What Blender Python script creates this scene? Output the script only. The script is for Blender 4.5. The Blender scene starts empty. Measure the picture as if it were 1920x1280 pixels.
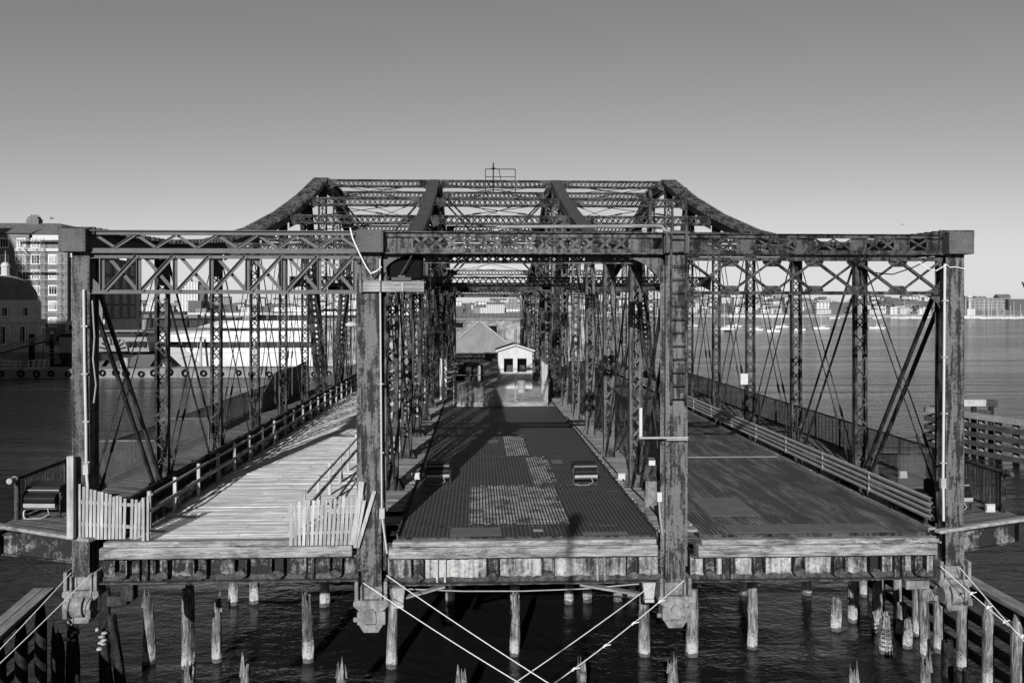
import bpy, math, random
from mathutils import Vector as V, Matrix
R = math.radians
random.seed(7)
S = bpy.context.scene
C = S.collection

# ------------------------------------------------------------------ camera, sky, sun, exposure
cam = bpy.data.objects.new("camera", bpy.data.cameras.new("camera"))
C.objects.link(cam)
cam.data.lens = 30.0
cam.data.sensor_width = 36.0
cam.data.shift_y = -63 / 1920
cam.data.clip_start = 0.2
cam.data.clip_end = 20000
cam.location = (0, -23.8, 6.4)
cam.rotation_euler = (R(90), 0, R(-2.33))
S.camera = cam

SUN_EL, SUN_DX = 19.5, 0.18
world = bpy.data.worlds.new("World")
S.world = world
world.use_nodes = True
nt = world.node_tree
bg = nt.nodes["Background"]
sky = nt.nodes.new("ShaderNodeTexSky")
sky.sky_type = 'NISHITA'
sky.sun_disc = False
sky.sun_elevation = R(SUN_EL)
sky.sun_rotation = math.atan2(-SUN_DX, -1.0)
sky.air_density = 1.0
sky.dust_density = 0.6
sky.ozone_density = 1.0
sep = nt.nodes.new("ShaderNodeSeparateColor")     # black-and-white picture taken through a red filter
nt.links.new(sky.outputs[0], sep.inputs[0])
ml = nt.nodes.new("ShaderNodeMath"); ml.operation = 'MULTIPLY'; ml.inputs[1].default_value = 0.89
pw = nt.nodes.new("ShaderNodeMath"); pw.operation = 'SMOOTH_MIN'; pw.inputs[1].default_value = 6.1; pw.inputs[2].default_value = 2.2
nt.links.new(sep.outputs[0], ml.inputs[0]); nt.links.new(ml.outputs[0], pw.inputs[0])
nt.links.new(pw.outputs[0], bg.inputs["Color"])
bg.inputs["Strength"].default_value = 0.06
sun = bpy.data.objects.new("sun", bpy.data.lights.new("sun", 'SUN'))
C.objects.link(sun)
sun.data.energy = 5.0
sun.data.angle = R(0.5)
sun.data.color = (1.0, 0.995, 0.985)
ldir = V((SUN_DX, 1.0, -math.tan(R(SUN_EL)) * math.hypot(1, SUN_DX)))
sun.rotation_euler = ldir.to_track_quat('-Z', 'Y').to_euler()
S.view_settings.view_transform = 'Standard'
S.view_settings.look = 'None'
S.view_settings.exposure = 1.0
S.view_settings.gamma = 1.0
S.cycles.max_bounces = 6
S.cycles.transparent_max_bounces = 12

# ------------------------------------------------------------------ helpers
class MB:
    def __init__(s): s.v = []; s.f = []
    def add(s, vs, fs):
        n = len(s.v); s.v += [tuple(a) for a in vs]; s.f += [[i + n for i in f] for f in fs]; return s
    def hexa(s, p):
        return s.add(p, [(0, 3, 2, 1), (4, 5, 6, 7), (0, 1, 5, 4), (1, 2, 6, 5), (2, 3, 7, 6), (3, 0, 4, 7)])
    def box(s, x0, x1, y0, y1, z0, z1):
        return s.hexa([(x0, y0, z0), (x1, y0, z0), (x1, y1, z0), (x0, y1, z0), (x0, y0, z1), (x1, y0, z1), (x1, y1, z1), (x0, y1, z1)])
    def bar(s, p, q, w, h=None, up=(0, 0, 1)):
        h = h or w; p = V(p); q = V(q); d = (q - p)
        if d.length < 1e-6: return s
        d.normalize(); sd = d.cross(V(up))
        if sd.length < 1e-4: sd = d.cross(V((0, 1, 0)))
        sd.normalize(); n = sd.cross(d); a = sd * w / 2; b = n * h / 2
        return s.hexa([p - a - b, p + a - b, p + a + b, p - a + b, q - a - b, q + a - b, q + a + b, q - a + b])
    def tube(s, p, q, r, n=8, r2=None, cap=True):
        r2 = r if r2 is None else r2; p = V(p); q = V(q); d = (q - p).normalized()
        a = d.orthogonal().normalized(); b = d.cross(a)
        ring = [(a * math.cos(2 * math.pi * i / n) + b * math.sin(2 * math.pi * i / n)) for i in range(n)]
        vs = [p + k * r for k in ring] + [q + k * r2 for k in ring]
        fs = [(i, (i + 1) % n, n + (i + 1) % n, n + i) for i in range(n)]
        if cap: fs += [tuple(range(n - 1, -1, -1)), tuple(range(n, 2 * n))]
        return s.add(vs, fs)
    def path(s, pts, r, n=6):
        pts = [V(p) for p in pts]; rings = []
        a = None
        for i, p in enumerate(pts):
            d = (pts[min(i + 1, len(pts) - 1)] - pts[max(i - 1, 0)]).normalized()
            if a is None: a = d.orthogonal().normalized()
            a = (a - d * a.dot(d)).normalized(); b = d.cross(a)
            rings.append([p + r * (a * math.cos(2 * math.pi * k / n) + b * math.sin(2 * math.pi * k / n)) for k in range(n)])
        vs = [v for rg in rings for v in rg]
        fs = [(i * n + k, i * n + (k + 1) % n, (i + 1) * n + (k + 1) % n, (i + 1) * n + k) for i in range(len(pts) - 1) for k in range(n)]
        fs += [tuple(range(n - 1, -1, -1)), tuple(range((len(pts) - 1) * n, len(pts) * n))]
        return s.add(vs, fs)
    def prism(s, poly, ax, a0, a1):          # poly in the two other axes (x<y<z order), extruded along ax
        def P(u, v, w):
            return {'x': (w, u, v), 'y': (u, w, v), 'z': (u, v, w)}[ax]
        n = len(poly)
        vs = [P(u, v, a0) for u, v in poly] + [P(u, v, a1) for u, v in poly]
        return s.add(vs, [tuple(range(n)), tuple(range(2 * n - 1, n - 1, -1))] + [(i, n + i, n + (i + 1) % n, (i + 1) % n) for i in range(n)])
    def dome(s, c, r, rz, n=24, m=8):
        vs = []; fs = []
        for j in range(m):
            t = math.pi / 2 * j / m
            vs += [(c[0] + r * math.cos(t) * math.cos(2 * math.pi * i / n), c[1] + r * math.cos(t) * math.sin(2 * math.pi * i / n), c[2] + rz * math.sin(t)) for i in range(n)]
        vs.append((c[0], c[1], c[2] + rz))
        for j in range(m - 1):
            fs += [(j * n + i, j * n + (i + 1) % n, (j + 1) * n + (i + 1) % n, (j + 1) * n + i) for i in range(n)]
        fs += [((m - 1) * n + i, (m - 1) * n + (i + 1) % n, m * n) for i in range(n)]
        return s.add(vs, fs)
    def torus(s, c, r, t, ax='y', n=14, m=6):
        vs = []; fs = []
        for i in range(n):
            A = 2 * math.pi * i / n
            for j in range(m):
                B = 2 * math.pi * j / m; q = r + t * math.cos(B)
                u, v, w = q * math.cos(A), q * math.sin(A), t * math.sin(B)
                vs.append((c[0] + u, c[1] + w, c[2] + v) if ax == 'y' else (c[0] + u, c[1] + v, c[2] + w))
        for i in range(n):
            for j in range(m):
                fs.append((i * m + j, ((i + 1) % n) * m + j, ((i + 1) % n) * m + (j + 1) % m, i * m + (j + 1) % m))
        return s.add(vs, fs)
    def rivet(s, p, r=.028, h=.018, n=(0, -1, 0)):
        n = V(n); a = n.orthogonal().normalized(); b = n.cross(a); p = V(p)
        vs = [p + r * (a * math.cos(math.pi / 3 * i) + b * math.sin(math.pi / 3 * i)) for i in range(6)]
        vs += [p + n * h + .55 * r * (a * math.cos(math.pi / 3 * i) + b * math.sin(math.pi / 3 * i)) for i in range(6)]
        return s.add(vs, [(i, (i + 1) % 6, 6 + (i + 1) % 6, 6 + i) for i in range(6)] + [tuple(range(6, 12))])
    def lace(s, p, q, wd, width, pitch, bw=.06, t=.012, double=True):
        """lattice bars between two edges that run from p to q, `wd` the direction across"""
        p = V(p); q = V(q); wd = V(wd).normalized(); L = (q - p).length; d = (q - p) / L
        n = max(1, round(L / pitch)); st = L / n; N = d.cross(wd)
        for i in range(n):
            a = p + d * st * i; b = p + d * st * (i + 1); h = wd * width / 2
            sg = 1 if i % 2 else -1
            s.bar(a - h * sg, b + h * sg, bw, t, N)
            if double: s.bar(a + h * sg + N * t, b - h * sg + N * t, bw, t, N)
        return s
    def build(s, name, m, parent=None, smooth=False, bevel=0):
        me = bpy.data.meshes.new(name)
        ctr = V((0, 0, 0))
        if parent is None and s.v:
            xs = [v[0] for v in s.v]; ys = [v[1] for v in s.v]; zs = [v[2] for v in s.v]
            ctr = V(((min(xs) + max(xs)) / 2, (min(ys) + max(ys)) / 2, min(zs)))
        me.from_pydata([tuple(V(v) - ctr) for v in s.v], [], s.f)
        me.materials.append(m)
        if smooth:
            for p in me.polygons: p.use_smooth = True
        o = bpy.data.objects.new(name, me); C.objects.link(o); o.location = ctr
        if parent is not None:
            o.parent = parent
            w = V((0, 0, 0)); q = parent
            while q is not None: w += q.location + (q.matrix_parent_inverse.translation if q.parent else V((0, 0, 0))); q = q.parent
            o.matrix_parent_inverse = Matrix.Translation(-w)
        if bevel:
            b = o.modifiers.new("bevel", 'BEVEL'); b.width = bevel; b.segments = 1; b.limit_method = 'ANGLE'
        return o

def tag(o, label, cat, group=None, kind=None):
    o["label"] = label; o["category"] = cat
    if group: o["group"] = group
    if kind: o["kind"] = kind
    return o
def thing(name, loc, label, cat, group=None):
    o = bpy.data.objects.new(name, None); C.objects.link(o); o.location = loc; o.empty_display_size = .3
    return tag(o, label, cat, group)
def struct(o): o["kind"] = "structure"; return o
def dup(root, delta, label=None, group=None):
    r = root.copy(); C.objects.link(r); r.location = root.location + V(delta)
    if label: r["label"] = label
    if group: r["group"] = group
    for ch in list(root.children):
        c = ch.copy(); C.objects.link(c); c.parent = r
        for g in list(ch.children):
            d = g.copy(); C.objects.link(d); d.parent = c
    return r

# ------------------------------------------------------------------ materials (grey: the photograph is black and white)
def G(v): return (v, v, v, 1)
class NT:
    def __init__(s, name, rough=.7, spec=.3, metal=0.0, k=.55):
        s.k = k; spec *= .5
        s.m = bpy.data.materials.new(name); s.m.use_nodes = True; s.t = s.m.node_tree; s.b = s.t.nodes["Principled BSDF"]
        s.b.inputs["Roughness"].default_value = rough; s.b.inputs["Specular IOR Level"].default_value = spec; s.b.inputs["Metallic"].default_value = metal
        s.pos = s.n("ShaderNodeNewGeometry").outputs["Position"]
    def n(s, t, **kw):
        x = s.t.nodes.new(t)
        for k, v in kw.items(): setattr(x, k, v)
        return x
    def l(s, a, b): s.t.links.new(a, b)
    def scale(s, v, vec=None):
        x = s.n("ShaderNodeVectorMath", operation='MULTIPLY'); s.l(vec or s.pos, x.inputs[0]); x.inputs[1].default_value = v; return x.outputs[0]
    def noise(s, sc, detail=6, rough=.6, vec=None, stretch=None, dist=0):
        x = s.n("ShaderNodeTexNoise"); x.inputs["Scale"].default_value = sc; x.inputs["Detail"].default_value = detail
        x.inputs["Roughness"].default_value = rough; x.inputs["Distortion"].default_value = dist
        v = vec or s.pos
        if stretch: v = s.scale(stretch, v)
        s.l(v, x.inputs["Vector"]); return x.outputs["Fac"]
    def ramp(s, fac, stops):
        x = s.n("ShaderNodeValToRGB"); e = x.color_ramp.elements
        while len(e) < len(stops): e.new(.5)
        for k, (p, c) in zip(e, stops): k.position = p; k.color = G(c)
        s.l(fac, x.inputs[0]); return x.outputs[0]
    def math(s, op, a, b=None, c=None):
        x = s.n("ShaderNodeMath", operation=op)
        for i, k in enumerate((a, b, c)):
            if k is None: continue
            if hasattr(k, "is_linked"): s.l(k, x.inputs[i])
            else: x.inputs[i].default_value = k
        return x.outputs[0]
    def mix(s, f, a, b, bt='MIX'):
        x = s.n("ShaderNodeMix", data_type='RGBA', blend_type=bt)
        for i, k in ((0, f), (6, a), (7, b)):
            if hasattr(k, "is_linked"): s.l(k, x.inputs[i])
            else: x.inputs[i].default_value = k if i == 0 else G(k)
        return x.outputs[2]
    def island(s): return s.n("ShaderNodeNewGeometry").outputs["Random Per Island"]
    def bump(s, h, st=.5, d=.02):
        x = s.n("ShaderNodeBump"); x.inputs["Strength"].default_value = st; x.inputs["Distance"].default_value = d
        s.l(h, x.inputs["Height"]); s.l(x.outputs[0], s.b.inputs["Normal"])
    def out(s, c):
        c = s.mix(1.0, c, s.k, 'MULTIPLY')
        if hasattr(c, "is_linked"): s.l(c, s.b.inputs["Base Color"])
        else: s.b.inputs["Base Color"].default_value = G(c)
        return s.m

def m_paint(name, dark, light, amount=.5, sc=1.6, sharp=.06, streak=.35, rough=.7, speck=.35, rust=None):
    """old paint (light) flaking off rusty steel (dark): ragged patches, drips and specks"""
    t = NT(name, rough, .2)
    a = t.noise(sc, 9, .68, dist=.4); b = t.noise(2.2, 6, .65, stretch=(3.2, 3.2, .28)); f = t.noise(14, 6, .7)
    k = t.math('ADD', t.math('MULTIPLY', a, 1 - streak), t.math('MULTIPLY', b, streak))
    k = t.math('ADD', k, t.math('MULTIPLY', t.math('SUBTRACT', f, .5), .22))
    base = t.ramp(k, [(max(0, amount - sharp), dark), (amount, (dark * .55 + light * .45)), (min(1, amount + sharp), light)])
    c = t.mix(speck, base, t.ramp(f, [(.25, .25), (.7, 1.0)]), 'MULTIPLY')
    c = t.mix(.5, c, t.ramp(t.noise(.7, 4, .6), [(.3, .45), (.7, 1.0)]), 'MULTIPLY')
    t.bump(t.math('ADD', a, t.math('MULTIPLY', f, .5)), .5, .02)
    return t.out(c)
def m_plain(name, v, var=.25, rough=.6, sc=3, spec=.3):
    t = NT(name, rough, spec)
    c = t.ramp(t.noise(sc, 5, .6), [(.3, v * (1 - var)), (.7, v * (1 + var))])
    return t.out(c)
def m_wood(name, lo, hi, grain=(14, .8, 14), var=.4, rough=.85, k=.55):
    t = NT(name, rough, .15, k=k)
    isl = t.island()
    off = t.n("ShaderNodeVectorMath", operation='ADD'); t.l(t.pos, off.inputs[0])
    cmb = t.n("ShaderNodeCombineXYZ"); mm = t.math('MULTIPLY', isl, 37.0)
    for i in range(3): t.l(mm, cmb.inputs[i])
    t.l(cmb.outputs[0], off.inputs[1])
    g = t.noise(1, 6, .65, vec=t.scale(grain, off.outputs[0]), dist=.6)
    b = t.noise(.9, 5, .6, vec=off.outputs[0])
    c = t.ramp(g, [(.3, lo), (.62, hi)])
    c = t.mix(.6, c, t.ramp(isl, [(0, 1 - var), (1, 1.0)]), 'MULTIPLY')
    c = t.mix(.7, c, t.ramp(b, [(.32, .45), (.6, 1.0)]), 'MULTIPLY')
    t.bump(g, .4, .015)
    return t.out(c)

def m_header(name):
    t = NT(name, .85, .15, k=.31); isl = t.island()
    g = t.noise(1, 7, .68, stretch=(1.1, 16, 16), dist=1.2); b = t.noise(1.3, 5, .65, stretch=(.8, 1, 2.2), dist=.5); f = t.noise(18, 5, .7)
    c = t.ramp(g, [(.34, .18), (.5, .55), (.66, .80)])
    c = t.mix(.85, c, t.ramp(b, [(.36, .28), (.5, .85), (.6, 1.0)]), 'MULTIPLY')
    c = t.mix(.5, c, t.ramp(f, [(.3, .4), (.6, 1.0)]), 'MULTIPLY')
    t.bump(g, .6, .02)
    return t.out(c)
M = {}
M['steel'] = m_paint('old_dark_steel', .012, .105, .50, 1.8, .06, .4, rough=.85, speck=.6)
M['steel2'] = m_paint('old_black_steel', .010, .06, .5)
M['post'] = m_paint('flaking_post_paint', .030, .18, .495, 1.5, .035, .6, speck=.55)
M['postr'] = m_paint('rusty_post_paint', .035, .16, .49, 1.6, .05, .6, speck=.55)
M['cap'] = m_paint('grey_cap_paint', .06, .125, .42, .9, .12)
M['chord'] = m_plain('chord_paint', .060, .25, .6, 2)
M['newsteel'] = m_plain('smooth_grey_steel', .085, .2, .55, 2)
M['beam'] = m_paint('bleached_beam_paint', .035, .50, .50, .8, .08, .5, speck=.55)
M['beamd'] = m_paint('rusty_beam_paint', .025, .28, .55, 1.6, .05, .35, speck=.6)
M['rust'] = m_paint('flaky_rust', .03, .16, .52, 4, .12, .1, .9, .6)
M['bearing'] = m_paint('worn_casting', .07, .34, .47, 2.2, .14, .3)
M['deckwood'] = m_wood('sunbleached_deck_boards', .40, .78, (.9, 16, 16), .3, k=.72)
M['header'] = m_header('weathered_header_timber')
M['meshgrey'] = m_plain('weathered_mesh', .13, .3, .7)
M['sidewalk'] = m_wood('dark_sidewalk_boards', .07, .22, (1.2, 14, 14), .5)  # boards darker than those of the walkways
M['walk'] = m_wood('grey_walkway_boards', .14, .40, (1.2, 14, 14), .5)
M['rail'] = m_wood('railing_wood', .22, .55, (12, 12, 1.2), .4)
M['picket'] = m_wood('bare_picket_wood', .36, .74, (14, 14, 1.0), .45, k=.40)
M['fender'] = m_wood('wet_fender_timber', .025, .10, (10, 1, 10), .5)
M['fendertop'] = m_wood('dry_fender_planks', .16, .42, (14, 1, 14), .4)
M['white'] = m_plain('white_paint', .48, .06, .5, 2)
M['whitedirty'] = m_paint('dirty_white_paint', .20, .48, .42, 2, .1, .5)
M['rope'] = m_plain('pale_rope', .7, .1, .8, 20)
M['black'] = m_plain('rubber_and_shade_black', .008, .3, .95, 3, .05)  # rubber; also stands for shade on the work lamp hood
M['lamp'] = m_plain('black_lamp_metal', .014, .2, .4, 3, .4)
M['darkglass'] = m_plain('dark_glass', .012, .3, .3, 1, .3)
M['concrete'] = m_paint('grey_concrete', .18, .32, .45, .5, .2)
M['stone'] = m_paint('rubble_stone', .10, .48, .5, .6, .12, .1, .9)
M['boothwhite'] = m_paint('booth_white_boards', .46, .60, .42, 2, .1, .5, speck=.15)
M['shedmetal'] = m_paint('grey_sheet_metal', .20, .26, .40, .8, .2, .6, speck=.2)
M['galv'] = m_plain('galvanised_steel', .30, .2, .45, 3)

def m_grating():
    t = NT('open_steel_grating', .6, .4)
    sp = t.n("ShaderNodeSeparateXYZ"); t.l(t.pos, sp.inputs[0])
    def grid(sc, th):
        r = []
        for i in (0, 1):
            f = t.math('FRACT', t.math('MULTIPLY', sp.outputs[i], sc))
            r.append(t.math('LESS_THAN', f, th))
        return r
    gx, gy = grid(8.0, .36)
    bars = t.math('MAXIMUM', gx, gy)
    wear = t.ramp(t.noise(1.0, 6, .75, stretch=(2.2, .28, 1), dist=.5), [(.47, .0), (.62, .8)])
    wear2 = t.noise(9, 4, .7)
    side = t.math('MULTIPLY', t.math('GREATER_THAN', sp.outputs[0], 5.5), 1.0)
    barc = t.mix(t.math('MULTIPLY', t.math('MULTIPLY', wear, wear2), side), .10, .60)
    c = t.mix(bars, .012, barc)
    c = t.mix(.6, c, t.ramp(t.noise(1.2, 6, .65), [(.3, .5), (.7, 1.0)]), 'MULTIPLY')
    t.bump(bars, .8, .01)
    return t.out(c)
M['grating'] = m_grating()
def m_newgrating():
    t = NT('pale_steel_grating', .55, .4)
    sp = t.n("ShaderNodeSeparateXYZ"); t.l(t.pos, sp.inputs[0])
    fx = t.math('LESS_THAN', t.math('FRACT', t.math('MULTIPLY', sp.outputs[0], 10.0)), .55)
    fy = t.math('LESS_THAN', t.math('FRACT', t.math('MULTIPLY', sp.outputs[1], 6.0)), .7)
    w = t.ramp(t.noise(1.7, 7, .7), [(.38, .10), (.60, .66)])
    c = t.mix(t.math('MULTIPLY', fx, fy), .03, w)
    return t.out(c)
M['palegrating'] = m_newgrating()
M['deckplate'] = m_plain('flat_deck_plate', .13, .18, .6, 2)

def m_water():
    t = NT('harbour_water', .11, .9, k=1)
    t.b.inputs["IOR"].default_value = 1.33
    a = t.noise(1.7, 4, .6, stretch=(.8, 1.25, 1), dist=.4); b = t.noise(6.5, 3, .6, stretch=(.8, 1.15, 1)); d = t.noise(.3, 4, .6, stretch=(.7, 1.2, 1))
    band = t.ramp(t.noise(.011, 5, .62, stretch=(.35, 2.0, 1), dist=.6), [(.45, .30), (.54, 1.0)])
    e = t.noise(.75, 3, .6, stretch=(.9, 1.1, 1), dist=.5)
    h = t.math('ADD', t.math('ADD', t.math('MULTIPLY', a, .7), t.math('MULTIPLY', b, .25)), t.math('ADD', t.math('MULTIPLY', d, 1.6), t.math('MULTIPLY', e, 1.2)))
    sp = t.n("ShaderNodeSeparateXYZ"); t.l(t.pos, sp.inputs[0])          # sheltered, calmer water between the fenders
    mx = t.n("ShaderNodeMapRange", interpolation_type='SMOOTHSTEP'); t.l(t.math('ABSOLUTE', t.math('SUBTRACT', sp.outputs[0], 1.4)), mx.inputs[0])
    mx.inputs[1].default_value = 13; mx.inputs[2].default_value = 24; mx.inputs[3].default_value = .30; mx.inputs[4].default_value = 1.0
    t.bump(t.math('MULTIPLY', t.math('MULTIPLY', h, band), mx.outputs[0]), 1.0, .46)
    return t.out(.006)
M['water'] = m_water()
def m_pile():
    t = NT('old_pile_wood', .9, .15)
    sp = t.n("ShaderNodeSeparateXYZ"); t.l(t.pos, sp.inputs[0])
    g = t.noise(1, 7, .7, stretch=(16, 16, 1.6), dist=.8); k = t.noise(16, 5, .75); b = t.noise(2.2, 5, .6)
    c = t.ramp(g, [(.36, .04), (.52, .22), (.66, .48)])
    c = t.mix(.8, c, t.ramp(t.noise(1.1, 5, .65, stretch=(1, 1, .7)), [(.38, .22), (.56, 1.0)]), 'MULTIPLY')
    zone = t.n("ShaderNodeMapRange"); t.l(sp.outputs[2], zone.inputs[0])
    zone.inputs[1].default_value = -5.95; zone.inputs[2].default_value = -4.6; zone.inputs[3].default_value = .62; zone.inputs[4].default_value = .25
    barn = t.math('LESS_THAN', t.math('ADD', t.math('MULTIPLY', k, .7), t.math('MULTIPLY', b, .3)), zone.outputs[0])
    c = t.mix(t.math('MULTIPLY', barn, .75), c, t.ramp(k, [(.35, .10), (.52, .62)]))
    wet = t.math('LESS_THAN', t.math('ADD', sp.outputs[2], t.math('MULTIPLY', b, .35)), -5.78)
    c = t.mix(t.math('MULTIPLY', wet, .8), c, .03)
    t.bump(t.math('ADD', g, k), 1.0, .04)
    return t.out(c)
M['pile'] = m_pile()
M['wetpile'] = m_paint('wet_shade_pile', .012, .05, .55, 5, .1, .4)  # wet wood; the shade on the left piles is also in this dark colour

# ------------------------------------------------------------------ setting: water and far land
WZ = -6.1
mb = MB(); mb.add([(-9000, -120, WZ), (9000, -120, WZ), (9000, 12000, WZ), (-9000, 12000, WZ)], [(0, 1, 2, 3)])
water = struct(mb.build('water', M['water']))

# ------------------------------------------------------------------ swing bridge
TX = [-10.85, -2.97, 5.57, 13.63]                      # four trusses
NY = [6.1 * i for i in range(14)]                      # panel points along the bridge
NZ = [8.5, 8.62, 9.15, 10.2, 11.65, 13.4, 15.45]; NZ = NZ + NZ[::-1]
BX = [(-10.5, -3.3), (-2.64, 5.2), (5.9, 13.3)]         # clear bays at the portal
bridge = thing('swing_bridge', (1.4, 39.6, -1.35), 'long rusty steel truss swing bridge of three lanes standing over the water', 'bridge')
def part(name, mb, m, **k): return mb.build(name, M[m] if isinstance(m, str) else m, bridge, **k)

# top chords: one swept box per truss, cover plate on top, climbing cleats on the outer two
def chord_line(dz): return [(-.18, NZ[0] + dz)] + [(y, z + dz) for y, z in zip(NY[1:-1], NZ[1:-1])] + [(NY[-1] + .2, NZ[-1] + dz)]
def sweep(mb, pts, x0, x1, h):
    vs = []
    for y, z in pts: vs += [(x0, y, z - h), (x1, y, z - h), (x1, y, z), (x0, y, z)]
    fs = [(0, 1, 2, 3)] + [(4 * i + k, 4 * i + 4 + k, 4 * i + 4 + (k + 1) % 4, 4 * i + (k + 1) % 4) for i in range(len(pts) - 1) for k in range(4)] + [tuple(4 * (len(pts) - 1) + k for k in (3, 2, 1, 0))]
    mb.add(vs, fs)
for ti, X in enumerate(TX):
    off = (-.10, -.06, .0, .03)[ti]
    mb = MB(); c0, c1 = X + off - .31, X + off + .31
    sweep(mb, chord_line(-.03), c0, c0 + .07, .5); sweep(mb, chord_line(-.03), c1 - .07, c1, .5)      # two side webs
    sweep(mb, chord_line(0), c0 - .06, c1 + .06, .028)                                               # cover plate
    for e in (c0, c1 - .10):
        sweep(mb, chord_line(-.535), e, e + .10, .03)
    ln = chord_line(-.52)
    for (a, b) in zip(ln[:-1], ln[1:]):
        mb.lace((X + off, a[0], a[1]), (X + off, b[0], b[1]), (1, 0, 0), .52, .42, .07)
    ch = part('top_chord', mb, 'chord')
    rv = MB()
    for (a, b) in zip(chord_line(.006)[:-1], chord_line(.006)[1:]):
        n = int(math.hypot(b[0] - a[0], b[1] - a[1]) / .38)
        for k in range(n):
            f = (k + .5) / n; y = a[0] + (b[0] - a[0]) * f; z = a[1] + (b[1] - a[1]) * f
            if ti in (0, 3):
                rv.box(c0 - .19, c1 + .19, y - .045, y + .045, z - .10, z + .10)
            else:
                rv.rivet((c0, y, z), .03, .02, (0, 0, 1)); rv.rivet((c1, y, z), .03, .02, (0, 0, 1))
    rv.build('cleats' if ti in (0, 3) else 'rivet_row', M['steel'], ch)
    # square end box of the chord above the end post
    e0 = (-11.31, -3.30, 5.24, 13.29)[ti]; e1 = e0 + .72
    for y0, y1 in ((-.28, .9), (79.3 - .9, 79.58)):
        mb = MB().box(e0, e1, y0 if ti != 2 or y0 > 0 else -.06, y1, 7.92, 8.55)
        if y0 < 0 and ti != 2:
            for z in [7.98 + .105 * k for k in range(6)]:
                mb.rivet((e0 + .05, y0, z)); mb.rivet((e1 - .05, y0, z))
        part('chord_end', mb, 'cap', bevel=.012)

# end posts: face plate with two rivet rows, two side webs
EPX = [(-11.07, -10.60), (-3.22, -2.66), (5.29, 5.85), (13.34, 13.88)]
def end_post(ti, Y0, sg):
    x0, x1 = EPX[ti]; zb = -.95 if ti in (0, 3) else -1.32
    mb = MB(); f = Y0
    mb.box(x0, x1, min(f, f + sg * .02), max(f, f + sg * .02), zb, 7.918)
    for xa in (x0 + .045, x1 - .085):
        mb.box(xa, xa + .04, min(f + sg * .021, f + sg * .52), max(f + sg * .021, f + sg * .52), zb, 7.915)
    mb.box(x0 - .02, x1 + .02, min(f + sg * .521, f + sg * .545), max(f + sg * .521, f + sg * .545), zb, 7.915)
    if ti in (1, 2):
        s_ = x0 - .13
        mb.box(s_, x0 - .012, min(f + sg * .1, f + sg * .125), max(f + sg * .1, f + sg * .125), zb + .4, 7.6)
        s_ = x1 + .012
        mb.box(s_, s_ + .10, min(f + sg * .2, f + sg * .225), max(f + sg * .2, f + sg * .225), zb + .4, 7.6)
    if sg > 0:
        rv = mb; z = zb + .1
        while z < 7.8:
            rv.rivet((x0 + .05, f, z)); rv.rivet((x1 - .05, f, z))
            if ti in (1, 2) and zb + .5 < z < 7.5: rv.rivet((x0 - .07, f + .1, z), .026)
            z += .155
    part('end_post', mb, 'postr' if ti in (0,) else 'post')
for ti in range(4):
    end_post(ti, 0.0, 1); end_post(ti, 79.3, -1)

# lattice posts at every panel point
def lattice_post(X, Y, z1, w=.44, dp=.36, z0=-.25, fl=.085, bw=.05):
    mb = MB(); h = w / 2; d = dp / 2
    for s_ in (-1, 1):
        xa = X + s_ * (h - .015)
        mb.box(min(xa, xa - s_ * .03), max(xa, xa - s_ * .03), Y - d, Y + d, z0, z1)
        for yy in (-1, 1):
            xf0, xf1 = sorted((xa - s_ * .031, xa - s_ * fl))
            ya, yb = sorted((Y + yy * d, Y + yy * (d - .022)))
            mb.box(xf0, xf1, ya, yb, z0, z1)
    for yy in (-1, 1):
        y = Y + yy * (d + .012)
        mb.lace((X, y, z0 + 1.25), (X, y, z1 - .9), (yy, 0, 0), w - .12, .40, bw, .014, False)
        mb.box(X - h + .02, X + h - .02, min(y, y + yy * .014), max(y, y + yy * .014), z0, z0 + 1.25)
        mb.box(X - h + .02, X + h - .02, min(y, y + yy * .014), max(y, y + yy * .014), z1 - .9, z1)
    for yy in (-1, 1):                              # splayed foot
        y = Y + yy * (d + .04)
        mb.prism([(X - h - .22, .02), (X + h + .22, .02), (X + h + .02, .42), (X - h - .02, .42)], 'y', y - .01, y + .01)
    return mb
for ti, X in enumerate(TX):
    for k in range(1, 13):
        part('lattice_post', lattice_post(X, NY[k], NZ[k] - .56, .62 if k in (6, 7) else .48, .25 if ti in (0, 3) else .34, -.25, .085 if ti in (0, 3) else .12, .05 if ti in (0, 3) else .075), 'steel' if ti != 2 else 'postr')

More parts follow.
